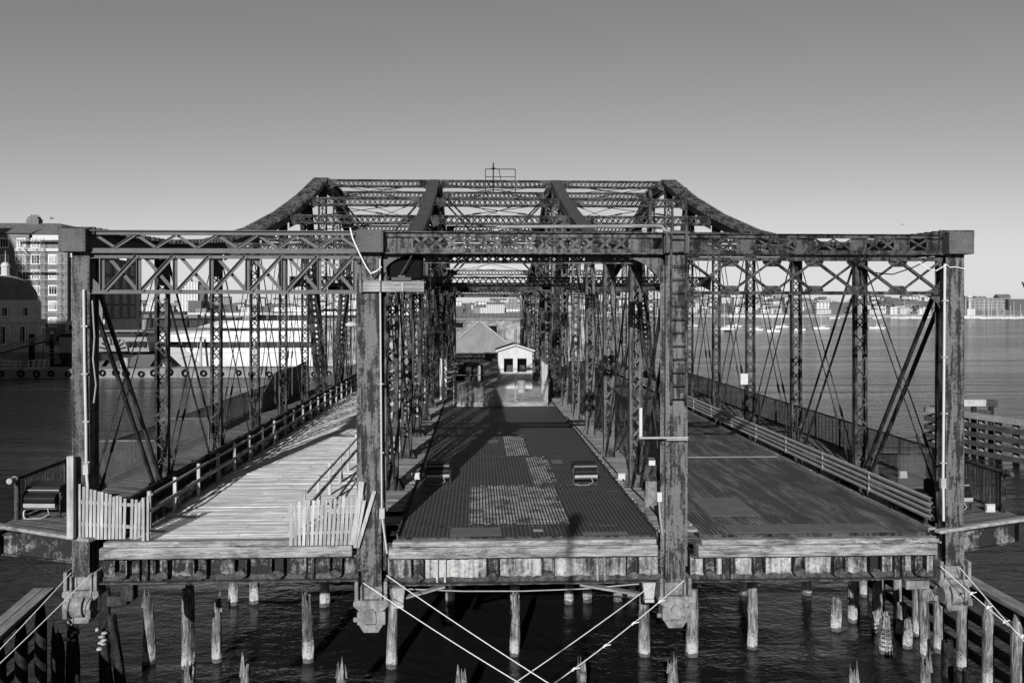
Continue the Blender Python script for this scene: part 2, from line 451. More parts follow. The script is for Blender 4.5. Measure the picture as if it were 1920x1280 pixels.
# diagonals: heavy paired bars and thin paired counter rods in every panel
for ti, X in enumerate(TX):
    for k in range(13):
        tower = k == 6
        ya, yb = NY[k], NY[k + 1]; za, zb = NZ[k] - .5, NZ[k + 1] - .5
        left_half = k < 6
        hi, lo = ((ya, za), (yb, -.15)) if left_half else ((yb, zb), (ya, -.15))
        hi2, lo2 = ((yb, zb), (ya, -.15)) if left_half else ((ya, za), (yb, -.15))
        mb = MB()
        if k in (5, 7):                             # inclined lattice leg of the tower
            a = V((X, hi[0], hi[1])); b = V((X, lo[0], lo[1]))
            for s_ in (-1, 1):
                mb.bar(a + V((s_ * .26, 0, 0)), b + V((s_ * .26, 0, 0)), .05, .36, (1, 0, 0))
                mb.bar(a + V((s_ * .22, -.14, 0)), b + V((s_ * .22, -.14, 0)), .10, .02, (0, 1, 0))
            n_ = V((0, -.16, .0)); mb.lace(a + n_, b + n_, (1, 0, 0), .40, .42, .08); mb.lace(a - n_, b - n_, (1, 0, 0), .40, .42, .08)
            part('inclined_leg', mb, 'steel')
        else:
            bw = .11 if k in (0, 12) else .07 if k in (1, 11) else .05
            dx = .14 if k in (0, 12) else .17
            for s_ in (-1, 1):
                mb.bar((X + s_ * dx, hi[0], hi[1]), (X + s_ * dx, lo[0], lo[1]), bw, bw * .8, (1, 0, 0))
            part('diagonal_bar', mb, 'steel2')
        mb = MB(); dx = .11
        for s_ in (-1, 1):
            a = V((X + s_ * dx, hi2[0], hi2[1])); b = V((X + s_ * dx, lo2[0], lo2[1]))
            mb.tube(a, b, .022, 6)
            m = b + (a - b) * .28
            mb.tube(m, m + (a - b).normalized() * .42, .05, 6)          # turnbuckle
            d_ = (a - b).normalized(); mb.bar(b + d_ * .9, b + d_ * 2.2, .045, .07, (1, 0, 0))
        part('counter_rod', mb, 'steel2')
    # bottom chord of the truss
    part('bottom_chord', MB().box(X - .28, X - .22, .6, 78.7, -.62, -.06).box(X + .22, X + .28, .6, 78.7, -.62, -.06), 'steel2')

# struts across the top of every bay and the rods between them
def strut(x0, x1, Y, zt, h=.5, w=.5, pitch=.32):
    mb = MB()
    for yy in (-w / 2, w / 2):
        for z in (zt - .04, zt - h + .04):
            mb.bar((x0, Y + yy, z), (x1, Y + yy, z), .10, .08)
        mb.lace((x0, Y + yy, zt - h / 2), (x1, Y + yy, zt - h / 2), (0, 0, 1), h - .08, pitch, .05)
    mb.lace((x0, Y, zt - .01), (x1, Y, zt - .01), (0, 1, 0), w, .5, .05)
    for xx, sg in ((x0, 1), (x1, -1)):             # gusset at each chord
        mb.prism([(xx, zt - .05), (xx + sg * .75, zt - .05), (xx + sg * .55, zt - h + .02), (xx, zt - h - .25)], 'y', Y - w / 2 - .03, Y - w / 2 - .015)
    return mb
HX = [(-10.45, -3.43), (-2.6, 5.2), (5.95, 13.25)]
for b, (x0, x1) in enumerate(HX):
    for k in range(2, 12):
        part('top_strut', strut(x0, x1, NY[k], NZ[k] - .06), 'steel')
    for k in range(1, 12):
        mb = MB()
        za, zb = NZ[k] - .3, NZ[k + 1] - .3
        for (p, q) in (((x0, NY[k], za), (x1, NY[k + 1], zb)), ((x1, NY[k], za), (x0, NY[k + 1], zb))):
            mb.tube(p, q, .022, 6); a = V(p); c = V(q); mb.tube(a + (c - a) * .3, a + (c - a) * .36, .05, 6)
        part('lateral_rod', mb, 'steel2')
    # sway frames: deep strut and crossed braces at the tower and at every second point
    for k in (4, 6, 7, 9):
        mb = strut(x0, x1, NY[k], 8.15, .55, .4)
        if k in (6, 7): mb.box(x0, x1, NY[k] - .23, NY[k] - .215, 7.62, 8.1)
        zt = NZ[k] - .6
        if k in (6, 7):
            xm = (x0 + x1) / 2
            for xs in (x0, x1):
                for dy in (-.12, .12):
                    mb.bar((xs, NY[k] + dy, 8.2), (xs + (xm - xs) * .55, NY[k] + dy, zt - 4.4), .12, .10, (0, 1, 0))
                    mb.bar((xs, NY[k] + dy, zt - .2), (xs + (xm - xs) * .95, NY[k] + dy, zt - 4.2), .12, .10, (0, 1, 0))
        part('sway_frame', mb, 'steel')

# near and far portals
def portal_left(Y, sg):
    x0, x1 = BX[0]; mb = MB(); pr_ = MB()
    for z in (8.46, 7.99): mb.box(x0 - .1, x1 + .1, Y - .02, Y + .08, z - .055, z + .045)
    mb.box(x0 - .1, x1 + .1, Y - .10, Y + .22, 8.506, 8.53)
    mb.box(x0 - .1, x1 + .1, Y - .08, Y + .16, 7.90, 7.933)
    n = 13; p = (x1 - x0) / n
    for i in range(n):
        a, b = x0 + p * i, x0 + p * (i + 1)
        if i % 2 == 0: mb.bar((a, Y + .10, 8.40), (b, Y + .10, 8.04), .075, .02, (0, 1, 0))
        else: mb.bar((a, Y - .035, 8.04), (b, Y - .035, 8.40), .085, .02, (0, 1, 0)); mb.bar((a - .03, Y - .06, 8.05), (b - .03, Y - .06, 8.41), .012, .06, (0, 1, 0))
    part('portal_girder', mb, 'newsteel')
    for z, h in ((7.80, .09), (6.84, .11)):
        pr_.box(x0 - .15, x1 + .05, Y + .05, Y + .065, z - h / 2, z + h / 2); pr_.box(x0 - .15, x1 + .05, Y - .05, Y + .049, z - h / 2, z - h / 2 + .015)
    n = 7; p = (x1 - x0 - .3) / n
    for i in range(n + 1):
        x = x0 + .25 + p * i - .05
        pr_.box(x - .05, x + .05, Y + .066, Y + .08, 6.84, 7.85); pr_.box(x - .05, x - .035, Y - .02, Y + .065, 6.896, 7.75)
        if i < n:
            pr_.bar((x + .1, Y + .0, 6.88), (x + p - .02, Y + .0, 7.84), .095, .015, (0, 1, 0)); pr_.bar((x + .06, Y - .04, 6.9), (x + p - .06, Y - .04, 7.86), .014, .07, (0, 1, 0))
            pr_.bar((x + .14, Y + .095, 7.80), (x + p - .04, Y + .095, 6.86), .095, .015, (0, 1, 0))
    pr_.prism([(x0 - .12, 6.9), (x0 + .25, 6.9), (x0 - .12, 7.25)], 'y', Y + .082, Y + .095)
    part('portal_brace', pr_, 'newsteel')
def portal_right(Y, sg):
    x0, x1 = BX[2]; mb = MB(); pr_ = MB()
    for z in (8.42, 7.98): mb.box(x0, x1, Y - .02, Y + .06, z - .05, z + .05)
    mb.box(x0, x1, Y - .09, Y + .25, 8.471, 8.49); mb.box(x0, x1, Y - .09, Y + .25, 7.905, 7.929)
    pl = [(0, .65), (1.45, 2.0), (3.15, 3.7), (4.75, 5.2), (6.0, 6.45), (6.95, 7.4)]
    for a, b in pl: mb.box(x0 + a, x0 + b, Y + .061, Y + .075, 8.03, 8.37)
    for (a, b), (c, d) in zip(pl[:-1], pl[1:]):
        n = 2 if c - b > .7 else 1; w = (c - b) / n
        for i in range(n):
            p = x0 + b + w * i
            mb.bar((p, Y + .02, 8.05), (p + w, Y + .02, 8.35), .055, .014, (0, 1, 0)); mb.bar((p, Y + .04, 8.35), (p + w, Y + .04, 8.05), .055, .014, (0, 1, 0))
    part('portal_girder', mb, 'steel')
    for z in (7.78, 6.82): pr_.box(x0, x1, Y + .02, Y + .10, z - .05, z + .05)
    n = 6; p = (x1 - x0 - .1) / n
    def knee(xc, zc, sx, sz, r):
        pts = [(xc, zc)] + [(xc + sx * r * (1 - math.sin(t)), zc + sz * r * (1 - math.cos(t))) for t in [math.pi / 2 * i / 8 for i in range(9)]]
        return pts
    for i in range(n):
        a, b = x0 + .05 + p * i, x0 + .05 + p * (i + 1)
        pr_.bar((a, Y + .0, 6.85), (b, Y + .0, 7.75), .07, .016, (0, 1, 0)); pr_.bar((a, Y + .13, 7.75), (b, Y + .13, 6.85), .07, .016, (0, 1, 0))
        pr_.bar((a - .03, Y - .02, 7.78), (b - .03, Y - .02, 6.88), .014, .05, (0, 1, 0))
    for i in range(1, n):
        x = x0 + .05 + p * i
        for z, sg_ in ((6.82, 1), (7.78, -1)):
            pr_.prism([(x - .27, z), (x + .27, z), (x + .27, z + sg_ * .10), (x + .16, z + sg_ * .21), (x - .16, z + sg_ * .21), (x - .27, z + sg_ * .10)], 'y', Y + .105, Y + .118)
    for xx, sx in ((x0 - .02, 1), (x1 + .02, -1)):
        pr_.prism(knee(xx, 7.86, sx, -1, .55), 'y', Y + .121, Y + .14); pr_.prism(knee(xx, 6.88, sx, 1, .5), 'y', Y + .121, Y + .14)
        pr_.prism(knee(xx, 6.76, sx, -1, .62), 'y', Y + .121, Y + .14)
    part('portal_brace', pr_, 'steel')
def portal_mid(Y, sg):
    x0, x1 = BX[1]; mb = MB()
    for z in (8.43, 7.99): mb.box(x0, x1, Y - .02, Y + .06, z - .06, z + .06)
    mb.box(x0, x1, Y - .12, Y + .4, 8.492, 8.515); mb.box(x0, x1, Y - .12, Y + .4, 7.90, 7.928)
    for a, b in ((x0 + .12, x0 + .85), (x1 - .95, x1 - .25)): mb.box(a, b, Y + .061, Y + .078, 8.05, 8.40)
    mb.lace((x0 + .85, Y + .03, 8.21), (x1 - .95, Y + .03, 8.21), (0, 0, 1), .40, .44, .075, .016)
    for i in range(52): mb.rivet((x0 + .15 + .145 * i, Y - .02, 7.99), .022, .014)
    part('portal_girder', mb, 'postr')
    pr_ = MB(); y = Y + .5
    for z in (7.88, 7.70): pr_.box(x0, x1, y - .05, y + .05, z - .04, z + .04)
    pr_.lace((x0 + .9, y, 7.79), (x1 - .6, y, 7.79), (0, 0, 1), .16, .22, .05, .014)
    pr_.box(x0 + .6, x0 + 1.05, y - .07, y - .055, 7.68, 7.91); pr_.box(x1 - 2.1, x1 - 1.5, y - .07, y - .055, 7.68, 7.91)
    def arc(xc, zc, sx, r, y0, y1):
        pr_.prism([(xc, zc)] + [(xc + sx * r * 1.6 * (1 - math.sin(t)), zc - r * (1 - math.cos(t))) for t in [math.pi / 2 * i / 8 for i in range(9)]], 'y', y0, y1)
    arc(x0, 7.895, 1, .62, Y + .13, Y + .155); arc(x1, 7.895, -1, .95, Y + .13, Y + .155)
    part('portal_brace', pr_, 'postr')
for Y, sg in ((0.06, 1), (79.1, -1)):
    portal_left(Y, sg); portal_mid(Y, sg); portal_right(Y, sg)

# end floor beams with stiffeners, stringer ends and header timbers
def jag(x0, x1, n, z, amp):                        # ragged edge
    return [(x0 + (x1 - x0) * i / n, z + random.uniform(-amp, amp)) for i in range(n + 1)]
def end_beam(x0, x1, zt, zb, stiff, sockets, m, mstiff='beamd'):
    mb = MB().box(x0, x1, .25, .27, zb + .04, zt)
    o = part('end_beam', mb, m)
    fl = MB().prism([(x0, zb + .035), (x1, zb + .035)] + jag(x1, x0, 40, zb + .005, .012), 'y', .02, .32)
    fl.prism([(x0, zb + .04), (x1, zb + .04)] + jag(x1, x0, 60, zb + .17, .03), 'y', .215, .247)
    fl.prism([(x0, zt + .0), (x1, zt + .0)] + jag(x1, x0, 60, zt - .05, .025), 'y', .05, .248)
    fl.build('flange', M['rust'], o)
    for x in stiff:
        st = MB(); st.box(x - .18, x + .18, .226, .2455, zb + .18, zt - .06)
        for dx in (-.20, .02): st.box(x + dx, x + dx + .055, .10, .2255, zb + .06, zt - .06)
        st.build('stiffener', M[mstiff], o)
    for x in sockets:                              # cut-off stringer ends with a lump of rust under each
        s_ = MB().box(x - .20, x - .17, -.02, .20, zb + .25, zt - .06).box(x + .12, x + .15, .0, .20, zb + .25, zt - .06)
        s_.box(x - .165, x + .115, .205, .213, zb + .3, zt - .06)
        o2 = s_.build('stringer_end', M['beamd'], o)
        lump = MB(); n = 10
        pts = [(x - .02 + .17 * random.uniform(.7, 1.2) * math.cos(2 * math.pi * i / n), zb + .22 + .12 * random.uniform(.6, 1.3) * math.sin(2 * math.pi * i / n)) for i in range(n)]
        lump.prism(pts, 'y', .0, .21)
        q = MB().box(x - .165, x + .115, .198, .204, zb + .3, zt - .06)
        part('rust_lump', lump, 'rust')
    return o
end_beam(-10.36, -3.32, -.46, -1.18, (-9.15, -4.6), (-9.75, -8.65, -7.6, -6.5, -5.5, -3.9), 'beamd')
end_beam(-2.50, 5.12, -.54, -1.33, (-.95, 3.55), (-1.65, .45, 2.0, 4.4), 'beam', 'beam')
end_beam(6.05, 13.1, -.60, -1.34, (7.15, 12.1), (6.6, 8.0, 9.15, 10.3, 11.35, 12.65), 'beam')
def header(x0, x1, zt, zb, y0, split):
    mb = MB()
    mb.box(x0, x1, y0, y0 + .3, zb, zt - .155); mb.box(x0 + .1, x1 - .03, y0 + .03, y0 + .33, zt - .15, zt)
    return part('header_timber', mb, 'header', bevel=.02)
header(-10.3, -3.45, -.0, -.46, -.12, 0); header(-2.45, 5.05, -.08, -.54, -.12, 0); header(6.2, 13.05, -.12, -.60, -.12, 0)
MB  # header splinters
mb = MB()
for i in range(26):
    x = random.uniform(10.4, 12.95); mb.bar((x, -.10, -.14 - random.uniform(0, .1)), (x + random.uniform(.1, .5), -.17, -.16 - random.uniform(-.03, .1)), .05, .04)
part('splintered_timber', mb, 'header')

# floor beams and stringers under the decks
for k in range(1, 14):
    part('floor_beam', MB().box(-10.6, 13.4, NY[k] - .02, NY[k] + .02, -1.3, -.5).box(-10.6, 13.4, NY[k] - .18, NY[k] + .18, -1.34, -1.301).box(-10.6, 13.4, NY[k] - .18, NY[k] + .18, -.499, -.46), 'steel2')
for x in (-9, -7.9, -6.8, -5.7, -4.6, -1.6, -.2, 1.2, 2.6, 4.0, 7.0, 8.3, 9.6, 10.9, 12.2):
    part('stringer', MB().box(x - .02, x + .02, .35, 79, -.455, -.22).box(x - .1, x + .1, .35, 79, -.219, -.20), 'steel2')

# decks
mb = MB(); y = .2
while y < 79:
    w = random.uniform(.17, .21); z = random.uniform(-.008, .008); xs = -9.75
    cut = random.choice([-7.4, -5.9, -6.7]); e = -3.45 + random.uniform(-.05, .08)
    for a, b in ((xs + random.uniform(-.05, .05), cut - .006), (cut + .006, e)):
        mb.box(a, b, y, y + w - .014, -.10 + z, .0 + z)
    y += w
part('plank_deck', mb, 'deckwood')
part('steel_deck', MB().box(-2.2, 5.08, .2, 32.0, -.16, -.04), 'grating')
part('steel_deck', MB().box(6.3, 12.98, .2, 79.2, -.16, -.04), 'grating')
part('plank_deck', MB().box(-2.2, 5.08, 32.3, 79.2, -.16, -.03), 'walk')
for xa, xb in ((-2.2, 5.08), (6.3, 12.98)): part('edge_angle', MB().box(xa, xb, .172, .198, -.22, -.03), 'steel')
def plate(x0, x1, y0, y1, m, z=-.036, sk=0):
    part('deck_patch', MB().hexa([(x0 + sk, y0, z), (x1 + sk, y0, z), (x1, y1, z), (x0, y1, z), (x0 + sk, y0, z + .006), (x1 + sk, y0, z + .006), (x1, y1, z + .006), (x0, y1, z + .006)]), m)
def worn_panel(x0, x1, y0, y1):                    # pale panel with a ragged, missing-bar outline
    rr = random.Random(int(y0 * 10)); c = .16; pts = []
    n = int((x1 - x0) / c); m = int((y1 - y0) / c)
    for i in range(n): v = y0 + rr.choice((0, 0, 0, c, 2 * c)); pts += [(x0 + (x1 - x0) * i / n, v), (x0 + (x1 - x0) * (i + 1) / n, v)]
    for i in range(m // 3): v = x1 - rr.choice((0, 0, 0, c)); pts += [(v, y0 + .5 + (y1 - y0 - 1) * i / (m // 3)), (v, y0 + .5 + (y1 - y0 - 1) * (i + 1) / (m // 3))]
    for i in range(n): v = y1 - rr.choice((0, 0, c, 2 * c)); pts += [(x1 - (x1 - x0) * i / n, v), (x1 - (x1 - x0) * (i + 1) / n, v)]
    part('deck_patch', MB().prism(pts, 'z', -.036, -.030), 'palegrating')
worn_panel(-.26, 2.8, 1.6, 7.1); worn_panel(2.05, 2.95, 7.3, 13.2); worn_panel(1.3, 2.3, 13.25, 19.2)
plate(-.78, .69, .32, 1.25, 'deckplate'); plate(3.0, 4.3, .3, .62, 'deckplate'); plate(.3, 1.0, 17.0, 17.9, 'deckplate'); plate(3.1, 3.55, 11.5, 12.3, 'deckplate'); plate(.9, 1.5, 24.5, 25.8, 'deckplate')
plate(1.62, 1.9, .75, .95, 'whitedirty')
plate(7.2, 8.8, 2.3, 4.85, 'deckplate'); plate(7.3, 11.9, .3, 1.25, 'deckplate')
part('deck_joint', MB().box(6.35, 12.95, 12.6, 12.68, -.04, -.022), 'galv')
for y in (1.35, 6.0, 7.15, 13.25, 19.25, 25.3, 30.5):
    part('deck_joint', MB().box(-2.15, 5.05, y, y + .03, -.04, -.03), 'steel')

# walkway boards beside the two inner trusses, steel kerbs
def boards(x0, x1, y0, y1, z, m, name='walkway_boards', skip=None):
    mb = MB(); y = y0
    while y < y1:
        w = random.uniform(.19, .24); a = random.uniform(-.05, .04); b = random.uniform(-.05, .06); dz = random.uniform(-.01, .012)
        if not (skip and skip(y)): mb.box(x0 + a, x1 + b, y, y + w - .015, z - .07 + dz, z + dz)
        y += w
    return part(name, mb, m)
boards(5.14, 6.22, .25, 79, .10, 'walk'); boards(-3.42, -2.28, 1.4, 2.2, .08, 'walk'); boards(-3.42, -2.28, 3.1, 79, .08, 'walk')
for x in (-2.27, 5.08): part('kerb', MB().box(x, x + .05, .25, 79, -.2, .07), 'rust')
mb = MB(); y = .3
while y < 78:
    l = random.uniform(1.6, 2.6); mb.box(13.0, 13.2, y, y + l - .02, -.2, .06 + random.uniform(-.015, .015)); y += l
part('kerb', mb, 'walk')
part('kerb', MB().box(-9.85, -9.77, .3, 79, -.2, .10), 'rust')

# side walks on tapered brackets
def slanted_walk(xi, xo, y_in, y_out, m):
    mb = MB(); y = 0
    for i in range(330):
        w = .235; y0 = max(y_in, 0) + i * w
        a = y_in + i * w; b = y_out + i * w; z = .06 + random.uniform(-.01, .01)
        mb.hexa([(xi, a, z), (xo, b, z), (xo, b + w - .015, z), (xi, a + w - .015, z), (xi, a, z + .07), (xo, b, z + .07), (xo, b + w - .015, z + .07), (xi, a + w - .015, z + .07)])
    return part('side_walk', mb, m)
slanted_walk(-11.12, -13.75, .18, 1.35, 'sidewalk'); slanted_walk(13.92, 16.35, .22, 1.1, 'sidewalk')
mb = MB(); mb.bar((-10.45, -.22, .11), (-13.98, 1.35, .17), .22, .10); part('side_walk_edge', mb, 'header', bevel=.015)
mb = MB(); mb.bar((12.98, -.22, .09), (16.5, 1.05, .13), .22, .10); part('side_walk_edge', mb, 'walk', bevel=.015)
for k in range(0, 13):
    y = 1.25 if k == 0 else NY[k]
    for xi, xo in ((-11.1, -13.6), (13.9, 16.15)):
        sg = 1 if xo > xi else -1
        mb = MB().prism([(xi, -.95), (xo, -.62), (xo, -.1), (xi, -.05)], 'y', y - .012, y + .012)
        mb.box(min(xo, xo + sg * .02), max(xo, xo + sg * .02), y - .22, y + .22, -.66, .02)
        mb.bar((xi, y, -.965), (xo, y, -.635), .2, .02, (0, 0, 1)); mb.bar((xi, y, -.03), (xo, y, -.08), .2, .02)
        for i in range(12):
            f = (i + .5) / 12; mb.rivet((xi + (xo - xi) * f, y - .012, -.89 + .33 * f))
        part('side_bracket', mb, 'beamd')

# wedge bearings hanging under the end posts
for ti in range(4):
    x0, x1 = EPX[ti]; xc = (x0 + x1) / 2; zb = -.95 if ti in (0, 3) else -1.32
    mb = MB()
    for s_ in (-1, 1):
        mb.box(xc + s_ * .40 - .05, xc + s_ * .40 + .05, -.06, .5, zb - .38, zb + .14)
        mb.box(xc + s_ * .27 - .03, xc + s_ * .27 + .03, -.02, .5, zb - .45, zb + .02)
    mb.box(xc - .24, xc + .24, .12, .45, zb - .42, zb)
    mb.prism([(xc - .47, zb - .38), (xc + .47, zb - .38), (xc + .5, zb - .52), (xc + .30, zb - .70), (xc - .30, zb - .70), (xc - .5, zb - .52)], 'y', -.05, .48)
    mb.prism([(xc - .34, zb - 1.05), (xc + .34, zb - 1.05), (xc + .20, zb - 1.27), (xc - .20, zb - 1.27)], 'y', -.04, .42)
    o = part('end_bearing', mb, 'bearing', bevel=.015)
    mb = MB()
    if ti in (1, 2):
        mb.box(xc - .38, xc - .14, -.08, .44, zb - 1.04, zb - .68); mb.box(xc + .14, xc + .40, -.08, .44, zb - 1.04, zb - .68)
        mb.prism([(xc + .15 * math.cos(t), zb - .80 + .20 * math.sin(t)) for t in [math.pi * i / 8 for i in range(9)]] + [(xc - .15, zb - 1.0), (xc + .15, zb - 1.0)], 'y', -.13, .4)
        mb.tube((xc - .5, .1, zb - .95), (xc - .38, .1, zb - .95), .07, 8)
    else:
        for a, b, r in ((-.40, -.24, .26), (-.20, .12, .30), (.16, .34, .27)):
            mb.tube((xc + a, .02, zb - .80), (xc + b, .02, zb - .80), r, 18)
        for a in (-.38, .24): mb.box(xc + a, xc + a + .13, -.27, .1, zb - 1.06, zb - .84)
    mb.build('roller', M['bearing'], o, bevel=.015)
mb = MB(); mb.box(-10.3, -9.75, .35, .62, -1.9, -1.62).box(-9.9, -9.55, .3, .66, -1.75, -1.25); part('locking_arm', mb, 'steel2', bevel=.02)
mb = MB(); mb.box(12.4, 13.1, .4, .7, -1.75, -1.5); part('locking_arm', mb, 'bearing', bevel=.02)
mb = MB()
for i in range(5): mb.torus((12.95 + .06 * i, .2, -1.85 - .02 * i), .17 - .015 * i, .03, 'y', 14, 6)
part('coiled_hose', mb, 'bearing')
# wind truss strip under the middle beam, white tapered guards
for x0, x1, zt, sh in ((-2.36, -2.0, -1.36, .05), (4.63, 5.0, -1.30, -.05)):
    mb = MB().hexa([(x0 + .07, -.05, zt - .46), (x1 - .05, -.05, zt - .46), (x1 - .05, .2, zt - .46), (x0 + .07, .2, zt - .46), (x0, -.08, zt), (x1, -.08, zt), (x1, .22, zt), (x0, .22, zt)])
    mb.box(x0 + .06, x1 - .04, -.06, .21, zt - .56, zt - .47)
    part('tapered_guard', mb, 'whitedirty', bevel=.012)
part('knee_timber', MB().bar((-2.0, .3, -1.72), (-.9, .3, -1.42), .25, .05, (0, 0, 1)), 'walk')
part('knee_timber', MB().bar((4.6, .3, -1.72), (2.9, .3, -1.42), .25, .06, (0, 0, 1)), 'walk')

# ------------------------------------------------------------------ railings, gates and fences on the bridge
def wires(mb, O, U, H, L, h, cell=.09, w=.009):
    """chain-link: two sets of slanting wires over a rectangle at O, along U (length L) and H (height h)"""
    O = V(O); U = V(U).normalized(); H = V(H).normalized(); N = U.cross(H)
    n = int((L + h) / cell)
    for i in range(n + 1):
        s = i * cell - h
        for dr in (0, 1):
            a, b = (s, 0.0), (s + h, h)
            if a[0] < 0: a = (0, -s)
            if b[0] > L: b = (L, L - s)
            if a[1] > h or b[1] < 0 or b[0] - a[0] < .02: continue
            if dr: a, b = (L - a[0], a[1]), (L - b[0], b[1])
            mb.bar(O + U * a[0] + H * a[1] + N * (.004 if dr else 0), O + U * b[0] + H * b[1] + N * (.004 if dr else 0), w, w, N)
    return mb
def wood_railing(X, y0, y1, side, label, mesh=False):
    o = thing('wooden_railing', (X, y0, 0), label, 'railing')
    n = int((y1 - y0) / 2.15); st = (y1 - y0) / n
    for i in range(n + 1):
        y = y0 + st * i; dx = random.uniform(-.02, .02)
        mb = MB().box(X - .05 + dx, X + .05 + dx, y - .045, y + .045, .01, 1.1 + random.uniform(-.03, .02))
        p = mb.build('post', M['rail'], o)
        if i % 2 == 1:
            b = MB()
            for s_ in (-1, 1): b.bar((X + side * .055, y + s_ * .06, .45), (X + side * .055, y + s_ * .30, .02), .07, .035, (1, 0, 0))
            b.build('brace', M['rail'], p)
    for z, h in ((1.0, .07), (.55, .12)):
        mb = MB(); k = 0
        for i in range(n):
            a, b = y0 + st * i, y0 + st * (i + 1)
            mb.bar((X + side * .075, a + .004, z + random.uniform(-.015, .015)), (X + side * .075, b - .004, z + random.uniform(-.015, .015)), .045, h)
        mb.build('rail', M['rail'], o)
    if mesh:
        mb = MB(); wires(mb, (X - side * .06, y0, .03), (0, 1, 0), (0, 0, 1), 30, .5, .1, .010); mb.build('mesh', M['steel2'], o)
wood_railing(-9.5, 1.3, 78, 1, 'long wooden post and rail fence along the left edge of the plank deck', True)
wood_railing(-5.05, 1.3, 60, 1, 'wooden post and rail fence behind the slatted panel, right on the plank deck')

def picket(xl, zl, xr, zr, y, n, zb, lean, label, droop):
    o = thing('picket_panel', ((xl + xr) / 2, y, zb), label, 'picket panel')
    st = (xr - xl) / n; mb = MB()
    for i in range(n):
        if i == n - 4 and lean < .1: continue
        f = i / (n - 1); x = xl + st * i; t = zl + (zr - zl) * (f ** droop) + random.uniform(-.035, .03)
        a = random.uniform(-.02, .02); w = st * .74
        mb.hexa([(x, y, zb), (x + w, y, zb), (x + w, y + .022, zb), (x, y + .022, zb), (x + a + lean * f, y, t), (x + w + a + lean * f, y, t), (x + w + a + lean * f, y + .022, t), (x + a + lean * f, y + .022, t)])
    mb.build('slats', M['picket'], o)
    for z in (.35, .95):
        MB().bar((xl - .03, y + .045, zb + z + (zl - zr) * .15), (xr + .02, y + .045, zb + z - (zl - zr) * .1), .04, .09).build('cross_rail', M['picket'], o)
    return o
o = picket(-10.86, 1.62, -9.17, 1.12, -.12, 17, .1, .03, 'slatted wooden panel closing the sidewalk gap beside the tall timber post', .75)
MB().box(-9.15, -9.07, -.14, -.06, .05, 1.22).build('end_post', M['picket'], o)
MB().box(-9.03, -8.97, -.1, -.04, .05, 1.25).build('end_post', M['picket'], o)
mb = MB().box(-11.06, -10.88, -.34, -.16, .17, 2.40)
tp = mb.build('timber_post', M['picket'], bevel=.012); tag(tp, 'tall pale square timber post at the left end of the slatted panel', 'post')
o = picket(-5.15, 1.08, -3.22, 1.25, -.16, 17, -.12, .12, 'slatted wooden panel leaning against the left middle bridge post', 1)
MB().bar((-3.42, -.2, -.1), (-3.18, -.14, 1.62), .15, .07, (0, 1, 0)).build('end_post', M['picket'], o)
MB().bar((-3.30, -.14, -.2), (-2.84, -.08, 1.35), .10, .03, (0, 1, 0)).build('loose_slat', M['picket'], o)
MB().bar((-3.36, -.2, -.18), (-3.10, -.14, 1.1), .08, .03, (0, 1, 0)).build('loose_slat', M['picket'], o)

def guard_rail(X, y0, y1, side, label, m):
    o = thing('guard_rail', (X, y0, 0), label, 'guard rail')
    prof = [(0, -.16), (.07, -.13), (.07, -.07), (0, -.02), (0, .02), (.07, .07), (.07, .13), (0, .16)]
    for zc in (.82, .47):
        mb = MB(); n = len(prof)
        pts = [(X + side * u, zc + v * .95) for u, v in prof]
        vs = [(x, y0, z) for x, z in pts] + [(x, y1, z) for x, z in pts] + [(x - side * .012, y0, z) for x, z in pts] + [(x - side * .012, y1, z) for x, z in pts]
        fs = [(i, i + 1, n + i + 1, n + i) for i in range(n - 1)] + [(2 * n + i, 3 * n + i, 3 * n + i + 1, 2 * n + i + 1) for i in range(n - 1)] + [(i, 2 * n + i, 2 * n + i + 1, i + 1) for i in range(n - 1)] + [(0, n, 3 * n, 2 * n), (n - 1, 3 * n - 1, 4 * n - 1, 2 * n - 1)]
        mb.add(vs, fs)
        for k in range(1, 19): mb.box(min(X + side * .005, X + side * .076), max(X + side * .005, X + side * .076), y0 + 3.81 * k, y0 + 3.81 * k + .04, zc - .15, zc + .15)
        mb.build('beam', M[m], o)
    for k in range(36):
        y = y0 + .5 + 1.95 * k
        if y > y1: break
        MB().box(min(X - side * .02, X - side * .15), max(X - side * .02, X - side * .15), y, y + .10, -.05, .98).build('post', M['steel2'], o)
guard_rail(13.0, .1, 70, -1, 'grey corrugated steel guard rail along the right roadway edge', 'galv')
guard_rail(-10.02, .6, 70, 1, 'steel guard rail in shade-dark colour between left truss and plank deck', 'steel')  # darker steel stands for the shade on its face turned from the sun

def pipe_railing(X, y0, y1, label, cat='railing'):
    o = thing('pipe_railing', (X, y0, .1), label, cat)
    sg = 1 if X > 0 else -1
    MB().tube((X, y0 - .25, 1.36), (X, y1, 1.36), .055, 10).build('top_rail', M['steel'], o)
    MB().tube((X, y0, .22), (X, y1, .22), .04, 8).build('bottom_rail', M['steel'], o)
    MB().tube((X, y0 - .42, 1.36), (X, y0 - .16, 1.36), .085, 12).torus((X, y0 - .14, 1.36), .075, .03, 'y', 12, 6).build('end_cap', M['galv' if sg < 0 else 'steel'], o)
    for y in (y0, y1): MB().tube((X, y, .08), (X, y, 1.36), .07, 10).build('post', M['steel'], o)
    n = int((y1 - y0) / .16)
    for i in range(1, n): MB().tube((X, y0 + (y1 - y0) * i / n, .22), (X, y0 + (y1 - y0) * i / n, 1.36), .014, 5).build('baluster', M['steel'], o)
pipe_railing(-13.6, 2.0, 5.0, 'black pipe railing with thin balusters on the left sidewalk end')
pipe_railing(16.12, 1.75, 5.2, 'black pipe railing with thin balusters on the right sidewalk end')

